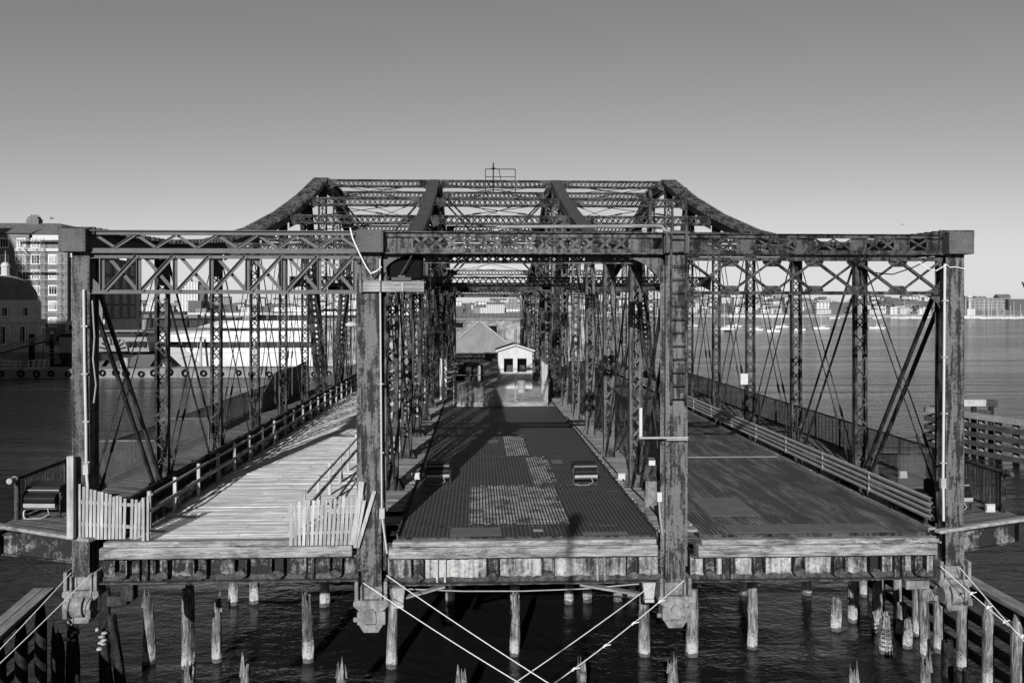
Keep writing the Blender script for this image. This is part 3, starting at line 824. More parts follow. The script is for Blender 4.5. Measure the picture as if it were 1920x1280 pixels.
def mesh_fence(X, y0, y1, label, m, mw, h=1.45):
    o = thing('mesh_fence', (X, y0, .1), label, 'fence')
    n = int((y1 - y0) / 2.6); st = (y1 - y0) / n
    for i in range(n + 1): MB().tube((X, y0 + st * i, .08), (X, y0 + st * i, h), .045, 8).build('post', M[m], o)
    MB().tube((X, y0, h), (X, y1, h), .035, 8).tube((X, y0, .25), (X, y1, .25), .03, 6).build('rail', M[m], o)
    mb = MB(); wires(mb, (X + .05, y0, .12), (0, 1, 0), (0, 0, 1), y1 - y0, h - .1, .10, .009)
    for i in range(int((y1 - y0) / .4)): mb.bar((X - .03, y0 + .4 * i, .25), (X - .03, y0 + .4 * i, h), .02)
    mb.build('mesh', M[mw], o)
mesh_fence(-13.5, 5.2, 34, 'chain-link fence along the left sidewalk over the water', 'steel', 'steel')
mesh_fence(16.1, 5.4, 46, 'dark chain-link fence along the right sidewalk over the water', 'steel2', 'steel2')
# cross gates of mesh on the side walks
def cross_gate(x0, x1, y, h, label, m):
    o = thing('mesh_gate', ((x0 + x1) / 2, y, .1), label, 'gate')
    pts = [(x0, y, .1), (x0, y, h - .3)] + [(x0 + .3 - .3 * math.cos(t), y, h - .3 + .3 * math.sin(t)) for t in [math.pi / 2 * i / 5 for i in range(6)]] + [(x1, y, h), (x1, y, .1)]
    MB().path(pts, .03, 6).build('frame', M[m], o)
    mb = MB(); wires(mb, (x0 + .03, y, .12), (1, 0, 0), (0, 0, 1), x1 - x0 - .06, h - .15, .085, .009); mb.build('mesh', M['meshgrey'], o)
cross_gate(-13.4, -11.3, 6.6, 1.75, 'round-cornered chain-link gate across the left sidewalk, nearer of two', 'meshgrey')
cross_gate(-13.4, -11.3, 12.6, 1.75, 'round-cornered chain-link gate across the left sidewalk, farther of two', 'meshgrey')
cross_gate(14.0, 16.0, 6.0, 1.2, 'low chain-link gate across the right sidewalk by the first lattice post', 'steel')
# plywood hoarding on the far left sidewalk
for i, (y0, y1, z0, z1, lab) in enumerate(((27.5, 31, 1.0, 2.3, 'grey plywood sheet on the left sidewalk with a sloping top'), (31.2, 36, 2.3, 2.3, 'wide grey plywood sheet on the left sidewalk, middle of three'), (36.2, 41, 2.2, 2.4, 'grey plywood sheet on the left sidewalk nearest the tower'))):
    t = MB().prism([(y0, .1), (y1, .1), (y1, z1), (y0, z0)], 'x', -12.9, -12.86).build('plywood_sheet', M['newsteel']); tag(t, lab, 'hoarding')

# chain-link barrier across the middle bay, with its side wing
o = thing('chain_link_barrier', (1.5, 32.2, 0), 'chain-link barrier with a side wing closing the middle roadway', 'barrier')
fr = MB()
for x in (-1.55, .45, 2.5, 4.62): fr.tube((x, 32.2, -.05), (x, 32.2, 2.0), .035, 8)
for a, b in ((-1.55, .45), (.45, 2.5), (2.5, 4.62)): fr.tube((a, 32.2, .2), (b, 32.2, .2), .025, 6)
fr.tube((-1.55, 32.2, 2.0), (.45, 32.2, 2.0), .025, 6)
fr.build('frame', M['galv'], o)
mb = MB(); wires(mb, (-1.55, 32.2, .1), (1, 0, 0), (0, 0, 1), 6.17, 1.5, .10, .010); mb.build('mesh', M['galv'], o)
fr = MB()
for y in (32.3, 34.6, 37.0): fr.tube((4.62, y, 0), (4.62, y, 2.65), .04, 8)
fr.tube((4.62, 32.3, 2.65), (4.62, 37, 2.65), .03, 6).build('wing_frame', M['galv'], o)
mb = MB(); wires(mb, (4.62, 32.3, .05), (0, 1, 0), (0, 0, 1), 4.7, 2.55, .10, .012); mb.build('wing_mesh', M['white'], o)
t = MB().box(-1.5, 4.6, 32.0, 32.12, -.04, .22).build('kerb_timber', M['walk']); tag(t, 'low timber lying across the middle roadway under the chain-link', 'timber')
# junk behind the barrier
random.seed(21)
for i, (x, y) in enumerate(((.2, 34.2), (2.4, 34.6), (3.0, 35.4))):
    mb = MB()
    for k in range(9):
        a = V((x + random.uniform(-.7, .7), y + random.uniform(-.5, .5), random.uniform(.03, .3))); d = V((random.uniform(-1, 1), random.uniform(-1, 1), random.uniform(-.3, .5)))
        mb.bar(a - d * .5, a + d * .5, .12, .05)
    t = mb.build('scrap_pile', M['whitedirty' if i != 1 else 'walk']); tag(t, ('heap of pale scrap boards at the left behind the chain-link', 'heap of grey scrap boards in front of the white booth', 'heap of pale scrap boards right behind the barrel')[i], 'scrap heap')
t = MB().tube((3.35, 41, -.03), (3.35, 41, .86), .31, 20).torus((3.35, 41, .86), .31, .02, 'z', 20, 6).torus((3.35, 41, .3), .312, .02, 'z', 20, 6).torus((3.35, 41, .58), .312, .02, 'z', 20, 6).build('barrel', M['galv'])
tag(t, 'grey ribbed metal barrel standing before the white booth', 'barrel')
t = MB().box(-.02, .26, 46, 46.3, -.03, 1.6).box(.0, .24, 46.02, 46.28, 1.6, 1.68).build('short_post', M['whitedirty']); tag(t, 'short pale post standing left of the white booth', 'post')
t = thing('cabinet', (-2.32, 35, .1), 'tall narrow white cabinet beside the left middle truss', 'cabinet')
MB().box(-2.58, -2.08, 35, 35.5, .05, 2.95).build('body', M['whitedirty'], t); MB().box(-2.55, -2.34, 34.97, 34.996, .12, 2.88).box(-2.32, -2.11, 34.97, 34.996, .12, 2.88).build('door', M['white'], t); MB().box(-2.62, -2.04, 34.9, 35.55, 2.951, 3.0).build('roof', M['newsteel'], t)
for i, x in enumerate((1.0, 1.9)):
    pass

# white tender's booth and gabled shed on the middle lane
o = thing('booth', (3.0, 45.3, 0), 'small white gabled booth with two front openings on the middle lane', 'booth')
x0, x1, yf = 1.65, 4.38, 44.0
mb = MB().box(x0, x1, yf, yf + .08, -.03, 1.25).box(x0, x0 + .42, yf, yf + .08, 1.251, 2.45).box(x1 - .42, x1, yf, yf + .08, 1.251, 2.45).box(2.88, 3.14, yf, yf + .08, 1.251, 2.45)
mb.prism([(x0, 2.451), (x1, 2.451), (x1, 3.0), ((x0 + x1) / 2, 3.42), (x0, 3.0)], 'y', yf, yf + .08)
mb.box(x0, x0 + .08, yf + .081, yf + 2.6, -.03, 3.0).box(x1 - .08, x1, yf + .081, yf + 2.6, -.03, 3.0).box(x0 + .081, x1 - .081, yf + 2.52, yf + 2.6, -.03, 2.9)
for i in range(18): mb.box(x0 + .05 + .15 * i, x0 + .10 + .15 * i, yf - .012, yf - .001, .02, 1.2)
mb.build('wall', M['boothwhite'], o)
for a, b in ((x0 + .42, 2.88), (3.14, x1 - .42)):
    MB().box(a, b, yf - .03, yf + .03, 1.24, 1.30).box(a, a + .04, yf - .02, yf + .03, 1.301, 2.44).box(b - .04, b, yf - .02, yf + .03, 1.301, 2.44).box(a + .041, b - .041, yf - .02, yf + .03, 2.38, 2.44).build('window_frame', M['white'], o)
xm = (x0 + x1) / 2
mb = MB()
for a, b in ((x0 - .18, xm), (x1 + .18, xm)):
    za, zb_ = 2.98, 3.48
    mb.hexa([(a, yf - .2, za), (b, yf - .2, zb_), (b, yf + 2.8, zb_), (a, yf + 2.8, za), (a, yf - .2, za + .07), (b, yf - .2, zb_ + .07), (b, yf + 2.8, zb_ + .07), (a, yf + 2.8, za + .07)])
rf = mb.build('roof', M['steel'], o)
MB().box(x0 + .3, x1 - .5, yf + 1.4, yf + 1.9, -.02, 1.75).build('desk', M['steel'], o)
mb = MB(); mb.bar((x0 - .18, yf - .22, 2.98), (xm, yf - .22, 3.48), .03, .14).bar((x1 + .18, yf - .22, 2.98), (xm, yf - .22, 3.48), .03, .14); mb.build('fascia', M['white'], rf)
o = thing('gabled_shed', (.35, 104, -2.5), 'grey gabled sheet-metal shed behind the white booth', 'shed')
sx, sy, sh_ = .35, 104.0, 5.7
MB().prism([(sx - sh_, -.2), (sx + sh_, -.2), (sx, 4.4)], 'y', sy, sy + .1).build('gable', M['shedmetal'], o)
mb = MB()
for s_ in (-1, 1):
    a = sx + s_ * (sh_ + .35); mb.hexa([(a, sy - .12, -.43), (sx, sy - .12, 4.43), (sx, sy + 12, 4.43), (a, sy + 12, -.43), (a, sy - .12, -.31), (sx, sy - .12, 4.56), (sx, sy + 12, 4.56), (a, sy + 12, -.31)])
rf = mb.build('roof', M['newsteel'], o)
mb = MB()
for s_ in (-1, 1): mb.bar((sx + s_ * (sh_ + .35), sy - .16, -.37), (sx, sy - .16, 4.50), .06, .20, (0, 0, 1))
mb.build('barge_board', M['galv'], rf)
MB().box(sx - sh_ + .1, sx + sh_ - .1, sy + .3, sy + 11.8, -2.5, -.21).build('wall', M['steel'], o)
MB().box(sx - sh_, sx + sh_, sy - .05, sy + .0, -.5, -.2).build('eave_band', M['walk'], o)
t = MB().box(-14, 14, 96, 120, -3.0, -2.5).build('timber_pier', M['fender']); tag(t, 'dark timber pier platform under the gabled shed', 'pier')
# winch machinery and planks on the shaded part of the middle lane
o = thing('winch', (-.6, 52, 0), 'dark winch machinery in the shade before the shed', 'winch')
MB().box(-1.9, .7, 51.5, 53.2, -.03, .35).build('bed', M['steel2'], o); MB().tube((-1.7, 52.3, .9), (.5, 52.3, .9), .45, 16).build('drum', M['steel'], o)
MB().box(-1.2, .2, 52.8, 53.1, .35, 1.5).build('casing', M['steel2'], o)
# ------------------------------------------------------------------ fixtures on the posts
def floodlight(x, y, s, rz, label):
    o = thing('floodlight', (x, y, .0), label, 'floodlight', 'boxy floodlights on the decks')
    mb = MB(); w = .46
    prof = [(.0, .42), (.0, .70), (.06, .80), (.55, .84), (.72, .74), (.72, .30), (.2, .22)]
    mb.prism(prof, 'x', -w, w); mb.build('housing', M['lamp'], o, bevel=.015)
    MB().tube((-w + .03, -.02, .48), (w - .03, -.02, .48), .16, 20).build('lens', M['darkglass'], o, smooth=False)
    mb = MB()
    mb.prism([(-.19, .40), (-.02, .32), (.1, .32), (.1, .22), (-.06, .22), (-.19, .30)], 'x', -w + .01, w - .01)
    mb.box(-w, w, -.02, .0, .70, .725); mb.build('reflector', M['galv'], o)
    mb = MB()
    for s_ in (-1, 1):
        mb.bar((s_ * (w + .03), -.02, .02), (s_ * (w + .03), .02, .66), .035, .05); mb.tube((s_ * (w + .01), .05, .5), (s_ * (w + .07), .05, .5), .05, 8)
    mb.bar((-w - .03, -.02, .03), (w + .03, -.02, .03), .05, .03)
    mb.build('yoke', M['steel'], o)
    MB().path([(.2, -.1, .3), (.28, -.16, .12), (.1, -.2, .02), (-.3, -.25, .02), (-.45, -.15, .03)], .014).build('cable', M['galv'], o)
    o.scale = (s, s, s); o.rotation_euler = (0, 0, R(rz))
    for c in o.children: c.matrix_parent_inverse = Matrix.Identity(4)
    return o
def floodlight_at(x, y, z, s, rz, label):
    o = floodlight(x, y, s, rz, label); o.location = (x, y, z); return o
floodlight_at(-13.05, 2.35, .12, 1.15, -4, 'boxy black floodlight on the left sidewalk beside the pipe railing')
floodlight_at(-1.45, 7.55, -.04, .92, 6, 'boxy black floodlight at the left kerb of the middle roadway')
floodlight_at(3.95, 7.25, -.04, .92, 3, 'boxy black floodlight at the right kerb of the middle roadway')
floodlight_at(14.75, 2.05, .12, 1.1, 5, 'boxy black floodlight on the right sidewalk beside the corner post')
for (x, y, z, lab) in ((15.69, 7.0, .13, 'small white junction box farther back on the right sidewalk'), (15.75, 1.75, .13, 'small white junction box at the right sidewalk end'), (-13.6, 2.15, .13, 'small white junction box under the left sidewalk floodlight'), (-2.48, 7.74, .08, 'left one of two small white junction boxes by the left inner truss'), (-2.26, 7.74, .08, 'right one of two small white junction boxes by the left inner truss'), (5.28, 7.2, .10, 'small white junction box on the right walkway boards'), (-11.0, 4.2, .13, 'small white junction box behind the slatted panel by the left truss')):
    mb = MB().box(x - .13, x + .13, y, y + .12, z + .05, z + .22).box(x - .15, x + .15, y + .02, y + .1, z + .0, z + .048).box(x - .15, x + .15, y + .02, y + .1, z + .222, z + .25)
    t = mb.build('junction_box', M['white'], bevel=.01); tag(t, lab, 'junction box')

def conduit(pts, r, clamps, m, label, box=None):
    o = thing('conduit_pipe', pts[-1], label, 'conduit')
    MB().path(pts, r, 8).build('pipe', M[m], o)
    for z in clamps:
        p = min(pts, key=lambda q: abs(q[2] - z)); MB().box(p[0] - r * 2.2, p[0] + r * 2.6, p[1] - r * 1.1, p[1] + r * 1.3, z - .02, z + .02).build('clamp', M['galv'], o)
    if box: MB().box(box[0] - .07, box[0] + .07, -.12, .0, box[1] - .14, box[1] + .14).build('junction', M['whitedirty'], o)
conduit([(-10.72, -.08, 6.9), (-10.70, -.08, 5), (-10.66, -.08, 3.2), (-10.65, -.08, 1.95), (-10.60, -.05, 1.2)], .036, (5.9, 4.6, 3.3, 2.2), 'white', 'white conduit pipe up the left corner post', (-10.66, 2.0))
conduit([(-2.69, -.07, 7.75), (-2.66, -.07, 4), (-2.64, -.07, .8), (-2.62, -.07, .5), (-2.55, -.05, .0), (-2.50, -.03, -.4)], .024, (4.3, 2.4), 'white', 'thin white conduit pipe on the left middle post', (-2.63, .72))
conduit([(13.27, -.08, 7.65), (13.25, -.08, 5), (13.22, -.08, 1.5), (13.23, -.08, .8), (13.25, -.05, .35)], .036, (6.6, 5.0, 3.4, 2.0), 'white', 'white conduit pipe up the right corner post', (13.22, 1.42))
conduit([(5.12, .05, 1.1), (5.12, .05, .9), (5.15, .05, .5), (5.22, .06, .0)], .03, (), 'galv', 'short grey conduit at the foot of the right middle post')
t = MB().box(5.05, 5.19, -.03, .05, .95, 1.22).build('switch_box', M['white'], bevel=.01); tag(t, 'little white switch box on the right middle post', 'switch box')
def cord(pts, r, m, label, cat='rope'):
    o = MB().path(pts, r, 6).build('rope' if cat == 'rope' else 'cable', M[m]); return tag(o, label, cat)
cord([(-3.47, -.34, 8.58), (-3.40, -.36, 8.3), (-3.20, -.36, 7.85), (-3.02, -.36, 7.5), (-2.90, -.36, 7.33), (-2.75, -.34, 7.4), (-2.64, -.2, 7.52), (-2.70, -.2, 7.44), (-2.86, -.34, 7.36)], .02, 'rope', 'pale rope hanging down over the left middle post')
cord([(12.5, -.05, 7.72), (12.8, -.1, 7.5), (13.0, -.1, 7.45), (13.3, -.12, 7.62), (13.42, -.06, 7.55), (13.6, -.05, 7.56), (13.9, -.05, 7.5)], .014, 'rope', 'pale rope tied round the right corner post top')
cord([(10.6, .0, 7.7), (11.2, .0, 7.4), (11.8, .0, 7.35), (12.4, .0, 7.55), (12.8, .0, 7.75)], .018, 'black', 'thin black cable drooping under the right portal', 'cable')
cord([(-10.52, -.02, 6.6), (-10.46, -.02, 5.6), (-10.50, -.02, 5.0), (-10.42, -.02, 4.3), (-10.48, -.02, 3.8)], .02, 'galv', 'loose grey cable dangling beside the left corner post', 'cable')
cord([(-1.95, .36, -1.52), (-.4, .36, -1.60), (1.3, .36, -1.62), (3.0, .36, -1.58), (4.6, .36, -1.46)], .018, 'galv', 'thin cable sagging under the middle end beam', 'cable')
cord([(5.1, 25, .16), (5.25, 16, .14), (5.3, 8, .13), (5.45, 3, .13), (5.42, .9, .13)], .025, 'black', 'black cable lying along the right walkway boards', 'cable')

o = thing('ladder', (5.62, -.12, 3.8), 'steel ladder with hooped top up the right middle post', 'ladder')
for x in (5.42, 5.84): MB().box(x - .03, x + .03, -.16, -.10, 3.72, 8.5 if x < 5.6 else 9.75).build('side_rail', M['steel'], o)
MB().bar((5.84, -.13, 9.75), (5.55, .3, 9.45), .06, .06).bar((5.55, .3, 9.45), (5.55, .3, 8.55), .06, .06).bar((4.92, .3, 9.75), (4.92, .3, 8.55), .09, .05).build('handhold', M['steel'], o)
for i in range(13): MB().tube((5.451, -.13, 3.85 + .372 * i), (5.809, -.13, 3.85 + .372 * i), .018, 6).build('rung', M['steel2'], o)
o = thing('top_handrail', (2.9, .1, 8.52), 'pale horizontal pipe on short brackets along the middle portal top', 'handrail')
MB().path([(.66, .05, 8.66), (3, .05, 8.68), (5.0, .05, 8.70), (5.2, .04, 8.68), (5.33, .02, 8.5), (5.36, -.04, 8.2)], .05, 8).build('pipe', M['walk'], o)
for x in (.7, 2.7): MB().box(x - .05, x + .05, .0, .12, 8.52, 8.6).build('bracket', M['steel'], o)
o = thing('lamp_bracket', (5.2, -.2, 2.8), 'thin steel arm holding an upright white tube lamp on the right middle post', 'lamp bracket')
MB().box(4.5, 5.87, -.24, -.18, 2.76, 2.81).box(5.28, 5.87, -.18, -.03, 2.70, 2.76).build('arm', M['galv'], o)
MB().box(4.50, 4.58, -.26, -.17, 2.82, 3.62).build('tube_lamp', M['white'], o)
o = thing('lamp_board', (-2.35, -.15, 6.84), 'weathered board strapped across the left middle post carrying a floodlamp', 'board')
MB().box(-3.25, -1.47, -.14, -.08, 6.84, 7.14).build('board', M['walk'], o, bevel=.01)
for x in (-3.2, -2.68): MB().box(x, x + .05, -.15, -.03, 6.82, 7.16).build('strap', M['steel'], o)
o = thing('work_lamp', (-2.05, -.1, 7.15), 'black hooded work lamp resting on the weathered board', 'lamp')
MB().box(-2.36, -1.82, -.2, .3, 7.15, 7.24).box(-2.2, -2.0, -.05, .15, 7.241, 7.3).build('base', M['lamp'], o)
MB().bar((-2.15, .05, 7.3), (-1.8, .1, 7.9), .03).build('stay', M['steel'], o)
MB().prism([(.3, 7.2), (1.0, 7.2), (1.0, 7.88), (.45, 7.9), (.3, 7.6)], 'x', -2.46, -1.55).build('hood', M['black'], o, bevel=.05)  # hood coloured black for the shade in its hollow
MB().tube((-2.06, -.16, 6.85), (-2.06, -.16, 7.1), .04, 8).build('bulb', M['whitedirty'], o)
# capstan on the right walkway
o = thing('capstan', (5.55, 3.2, .1), 'rusty capstan drum with bell-shaped cap on the right walkway', 'capstan')
MB().tube((5.55, 3.2, .1), (5.55, 3.2, .42), .24, 16).tube((5.55, 3.2, .42), (5.55, 3.2, .95), .20, 16).build('drum', M['bearing'], o)
MB().tube((5.55, 3.2, .95), (5.55, 3.2, 1.02), .29, 16).tube((5.55, 3.2, 1.02), (5.55, 3.2, 1.4), .27, 16, .20).build('cap', M['steel'], o)
MB().box(5.45, 5.65, 3.1, 3.3, 1.4, 1.6).build('switch', M['white'], o)
# swan-neck lamps inside the bridge and a notice
for (x0, x1, y, z, lab, d) in ((-.95, 1.05, 24.3, 8.62, 'street lamp arm reaching over the middle roadway', 1), (-7.35, -6.5, 24.3, 5.45, 'pale lamp arm reaching left in front of the yacht', -1)):
    o = thing('bridge_lamp', (x0, y, z), lab, 'lamp')
    a, b = (x0 - 1.9, x1) if d > 0 else (x1 + .9, x0)
    MB().tube((a, y, z - .05), (a + (b - a) * .7, y, z), .035, 6).build('arm', M['galv'], o)
    c = a + (b - a) * .7
    MB().tube((c, y, z), (c + (b - c) * .5, y, z + .02), .06, 8, .16).tube((c + (b - c) * .5, y, z + .02), (b, y, z), .16, 8, .07).build('lamp_head', M['white'], o)
    if d > 0: MB().box(a - .45, a + .1, y - .3, y + .3, z - .55, z + .35).build('control_box', M['lamp'], o)
t = MB().box(13.05, 13.42, 18.02, 18.06, 2.6, 3.14).build('notice_sign', M['white']); tag(t, 'blank white notice hung on a right truss post', 'sign')
t = MB().box(-7.9, -7.6, 36.3, 36.34, 2.0, 2.3).box(-7.9, -7.6, 36.3, 36.34, 2.4, 2.55).build('notice_sign', M['white'])
tag(t, 'two small white notices on the inclined left tower leg', 'sign')
o = thing('navigation_mast', (1.3, 42.7, 15.5), 'thin navigation light mast with pipe frame on the tower top', 'mast')
MB().tube((1.25, 42.7, 15.4), (1.25, 42.7, 17.7), .05, 8).tube((1.25, 42.7, 17.2), (1.25, 42.7, 17.35), .2, 10, .08).build('mast', M['steel2'], o)
MB().tube((.63, 42.7, 15.4), (.63, 42.7, 17.2), .035, 6).tube((2.96, 42.7, 15.4), (2.96, 42.7, 17.2), .035, 6).tube((.63, 42.7, 17.2), (2.96, 42.7, 17.2), .035, 6).tube((1.7, 42.7, 17.2), (1.95, 42.7, 15.5), .03, 6).tube((.63, 42.7, 16.6), (2.96, 42.7, 16.6), .03, 6).build('frame', M['steel'], o)
t = MB().box(1.05, 1.65, 30.4, 30.7, 11.35, 11.55).box(1.1, 1.3, 30.35, 30.75, 11.3, 11.36).box(1.33, 1.36, 30.5, 30.53, 11.55, 13).build('signal_lamp', M['white']); tag(t, 'pair of little white signal lamps hung in the top bracing', 'signal lamp')

# ------------------------------------------------------------------ piles in the water under the near end
def pile(x, y, zt, r, label, lean=(0, 0), m='pile', jagged=.35, seed=0, group=None, zb=-7.2, name='broken_pile'):
    rr = random.Random(seed); n = 20; vs = []; lv = 16
    L = zt - zb; ph = [rr.uniform(0, 6.28) for _ in range(6)]; wx, wy = rr.uniform(-.05, .05), rr.uniform(-.03, .03); cut = rr.uniform(0, 6.28)
    for j in range(lv):
        f = j / (lv - 1); z = zb + L * f
        for i in range(n):
            a = 2 * math.pi * i / n
            k = r * (1 + .05 * math.sin(2 * a + ph[0]) + .05 * math.sin(5 * a + ph[1] + 3 * f) + .05 * math.sin(9 * f + ph[2]) + rr.uniform(-.06, .06)) * (1.06 - .2 * f ** 2)
            if jagged > .2 and f > .72: k *= 1 - .35 * max(0, math.cos(a - cut)) * (f - .72) / .28       # rotted-away side
            zz = z
            if j == lv - 1: zz += jagged * (rr.random() ** 2.2) * (1 if i % 2 else .3) - (.25 * jagged / .35) * max(0, math.cos(a - cut))
            vs.append((x + lean[0] * f + wx * math.sin(3 * f) + k * math.cos(a), y + lean[1] * f + wy * math.sin(4 * f) + k * math.sin(a), zz))
    fs = [(j * n + i, j * n + (i + 1) % n, (j + 1) * n + (i + 1) % n, (j + 1) * n + i) for j in range(lv - 1) for i in range(n)]
    c = len(vs); vs.append((x + lean[0], y + lean[1], zt - .25)); fs += [((lv - 1) * n + i, (lv - 1) * n + (i + 1) % n, c) for i in range(n)]
    mb = MB(); mb.add(vs, fs)
    if jagged > .2:                                # splinters standing up
        for q in range(rr.randint(2, 4)):
            a = rr.uniform(0, 6.28); px, py = x + lean[0] + .7 * r * math.cos(a), y + lean[1] + .7 * r * math.sin(a); h = rr.uniform(.12, .42) * (jagged / .35); w = rr.uniform(.05, .10)
            mb.add([(px - w, py - w * .6, zt - .25), (px + w, py - w * .6, zt - .25), (px + w * .6, py + w, zt - .25), (px + rr.uniform(-.03, .03), py, zt + h)], [(0, 1, 3), (1, 2, 3), (2, 0, 3)])
    o = mb.build(name, M[m]); return tag(o, label, 'pile', group)
MAINP = [(-11.59, 6.73, -3.85, .17, 'split grey pile right of the left corner bearing', (.05, 0), .35), (-10.06, 6.35, -3.31, .19, 'thick grey pile running up behind the left end beam', (0, 0), .1),
    (-9.13, 6.76, -4.05, .14, 'forked splintered pile below the left plank deck', (-.05, 0), .6), (-5.99, 6.63, -3.8, .16, 'pointed grey pile below the leaning slatted panel', (-.05, 0), .35),
    (-2.97, 6.06, -3.3, .16, 'grey pile rising behind the left white tapered guard', (.1, 0), .1), (1.31, 6.89, -4.2, .15, 'tilted pile with a two-pronged top in open water amid the middle bay', (.08, 0), .75),
    (6.05, 6.7, -3.3, .16, 'grey pile rising behind the right white tapered guard', (-.03, 0), .1), (7.68, 6.64, -3.2, .18, 'speckled grey pile just right of the right middle bearing', (0, 0), .1),
    (10.04, 7.21, -3.3, .15, 'slim grey pile reaching up to the right end beam', (.06, 0), .1), (14.79, 6.58, -4.75, .19, 'pale pile wound with rusty chain beside the right fender', (-.05, 0), .3)]
for i, (x, y, z, r, lab, ln, j) in enumerate(MAINP): pile(x, y, z, r * 1.15, lab, ln, 'pile', j, i + 1)
mb = MB()
for k in range(5):
    for i in range(9): mb.torus((14.72 + .22 * math.cos(i * .7), 6.58 + .22 * math.sin(i * .7) - .05, -5.0 - .15 * k - .03 * i), .05, .014, 'y' if i % 2 else 'z', 8, 5)
t = mb.build('chain', M['rust']); tag(t, 'rusty chain wound round the pale pile by the right fender', 'chain')
BACKP = [(-10.24, 12.68), (-9.48, 12.78), (-6.44, 12.33), (-1.17, 12.44), (1.6, 12.5), (3.89, 12.24), (4.7, 12.4), (5.97, 12.48), (6.67, 12.79), (9.2, 12.9), (11.6, 13.0), (14.38, 12.96)]
for i, (x, y) in enumerate(BACKP): pile(x, y, -3.9, .19, 'grey pile in the shaded second row under the bridge', (0, 0), 'pile', .1, 50 + i, 'piles of the shaded second row', name='timber_pile')
NEARP = [(-8.74, -4.45, 'jagged pile tip in front of the thick left pile at the picture edge'), (-7.06, -4.42, 'jagged pile tip second from the left along the bottom edge'), (-4.16, -4.55, 'jagged pile tip with twin points left of the left ropes'), (-.49, -4.85, 'jagged pile tip beneath the two left middle ropes'), (3.22, -4.7, 'deeply split pile tip beside the knotted rope'), (6.05, -4.58, 'blunt pile tip below the right middle bearing'), (11.78, -4.98, 'low jagged pile tip under the right roadway'), (14.09, -4.65, 'tall splintered pile tip nearest the right fender')]
for i, (x, z, lab) in enumerate(NEARP): pile(x, 2.5, z - .12, .165, lab, (0, 0), 'pile', .45, 80 + i)
DARKP = [(-13.55, 4.4, -4.2, .22, 'ragged black pile stump beside the left fender', (0, 0), .5), (-13.2, 4.7, -4.0, .2, 'black pile stump with a gull-stained top by the left fender', (0, 0), .3), (-12.55, 5.6, -3.0, .17, 'straight black pile under the left corner bearing', (0, 0), .1), (-12.05, 4.8, -4.25, .16, 'black pile leaning right with a pale crusted top', (-.28, 0), .2), (-11.7, 5.0, -3.75, .17, 'black pile bent over to the left beside the split grey pile', (-.45, 0), .1)]
for i, (x, y, z, r, lab, ln, j) in enumerate(DARKP): o = pile(x, y, z, r, lab, ln, 'wetpile', j, 30 + i)  # wet piles whose black also carries the shade they stand in
for i, (px, py, pz) in enumerate(((-13.22, 4.62, -3.85), (-12.30, 4.75, -4.15))):
    mb = MB(); random.seed(90 + i)
    for q in range(7): mb.dome((px + random.uniform(-.13, .13), py - .1 + random.uniform(-.08, .08), pz - .10 * q + random.uniform(-.05, .05)), random.uniform(.05, .11), random.uniform(.04, .10), 8, 3)
    t = mb.build('crust', M['whitedirty']); tag(t, ('white crust on the black pile stump beside the left fender', 'white crust on top of the leaning black pile')[i], 'crust')
RIGHTP = [(14.9, 9.6, -4.1, .17, 'straight pale pile under the right end of the beam'), (15.4, 8.6, -3.4, .18, 'tall pale pile left of the right corner bearing'), (16.1, 6.2, -3.6, .19, 'flat-topped pale pile right below the right corner bearing'), (13.9, 8.8, -4.9, .2, 'leaning split stump left of the chained pile'), (16.2, 8.2, -4.9, .2, 'squat pale pile stump against the right fender'), (15.7, 11.0, -4.7, .2, 'short pile stump farthest along the right fender'), (15.75, 7.0, -5.1, .17, 'hollow-topped pile stump between the chained pile and right fender'), (16.0, 4.6, -4.9, .2, 'dark round pile stump below the right corner bearing'), (15.9, 3.1, -5.3, .22, 'lowest dark pile stump at the right fender')]
for i, (x, y, z, r, lab) in enumerate(RIGHTP): pile(x, y, z, r, lab, (.12 * math.sin(i * 2.3), 0), 'pile' if i < 7 else 'wetpile', .12, 60 + i)  # last two stumps in the darker pile colour
for k, (cx, cy, cz, lab) in enumerate(((-12.28, 4.72, -4.3, 'white crusted bird mess on top of the leaning black pile'),)):
    pass

# timber fenders
def fender(name, label, p0, p1, ztop, rails, inner, pst, topw=.5, pile_r=.17):
    p0 = V(p0); p1 = V(p1); d = (p1 - p0); L = d.length; d.normalize(); nrm = V((d.y, -d.x, 0)) * inner
    o = thing(name, ((p0.x + p1.x) / 2, (p0.y + p1.y) / 2, WZ), label, 'fender')
    Z = lambda p, z: V((p.x, p.y, z))
    for i in range(2):
        off = nrm * (topw * (i - .5) * .52)
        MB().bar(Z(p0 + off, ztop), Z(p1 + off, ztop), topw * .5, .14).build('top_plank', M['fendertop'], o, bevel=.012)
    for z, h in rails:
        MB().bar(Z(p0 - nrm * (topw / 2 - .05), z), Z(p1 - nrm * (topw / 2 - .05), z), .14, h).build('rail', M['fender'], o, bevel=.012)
    n = int(L / pst)
    for i in range(n + 1):
        q = p0 + d * (pst * (i + .4)) + nrm * .12
        mb = MB().tube(Z(q, -7.2), Z(q, ztop - .9), pile_r * 1.1, 12)
        c = Z(q, ztop - .9); mb.tube(c, c + V((0, 0, .75)), pile_r * 1.1, 12, pile_r * .5)
        mb.build('pile', M['pile' if p0.x > 0 else 'wetpile'], o)  # sunlit right row pale; left row has shade in its dark colour
    return o
fender('timber_fender', 'timber fender wall running toward the viewer at lower right', (16.9, -9, 0), (16.9, 13, 0), -2.95, ((-3.35, .45), (-4.25, .32), (-4.95, .32), (-5.6, .3)), -1, 1.5)
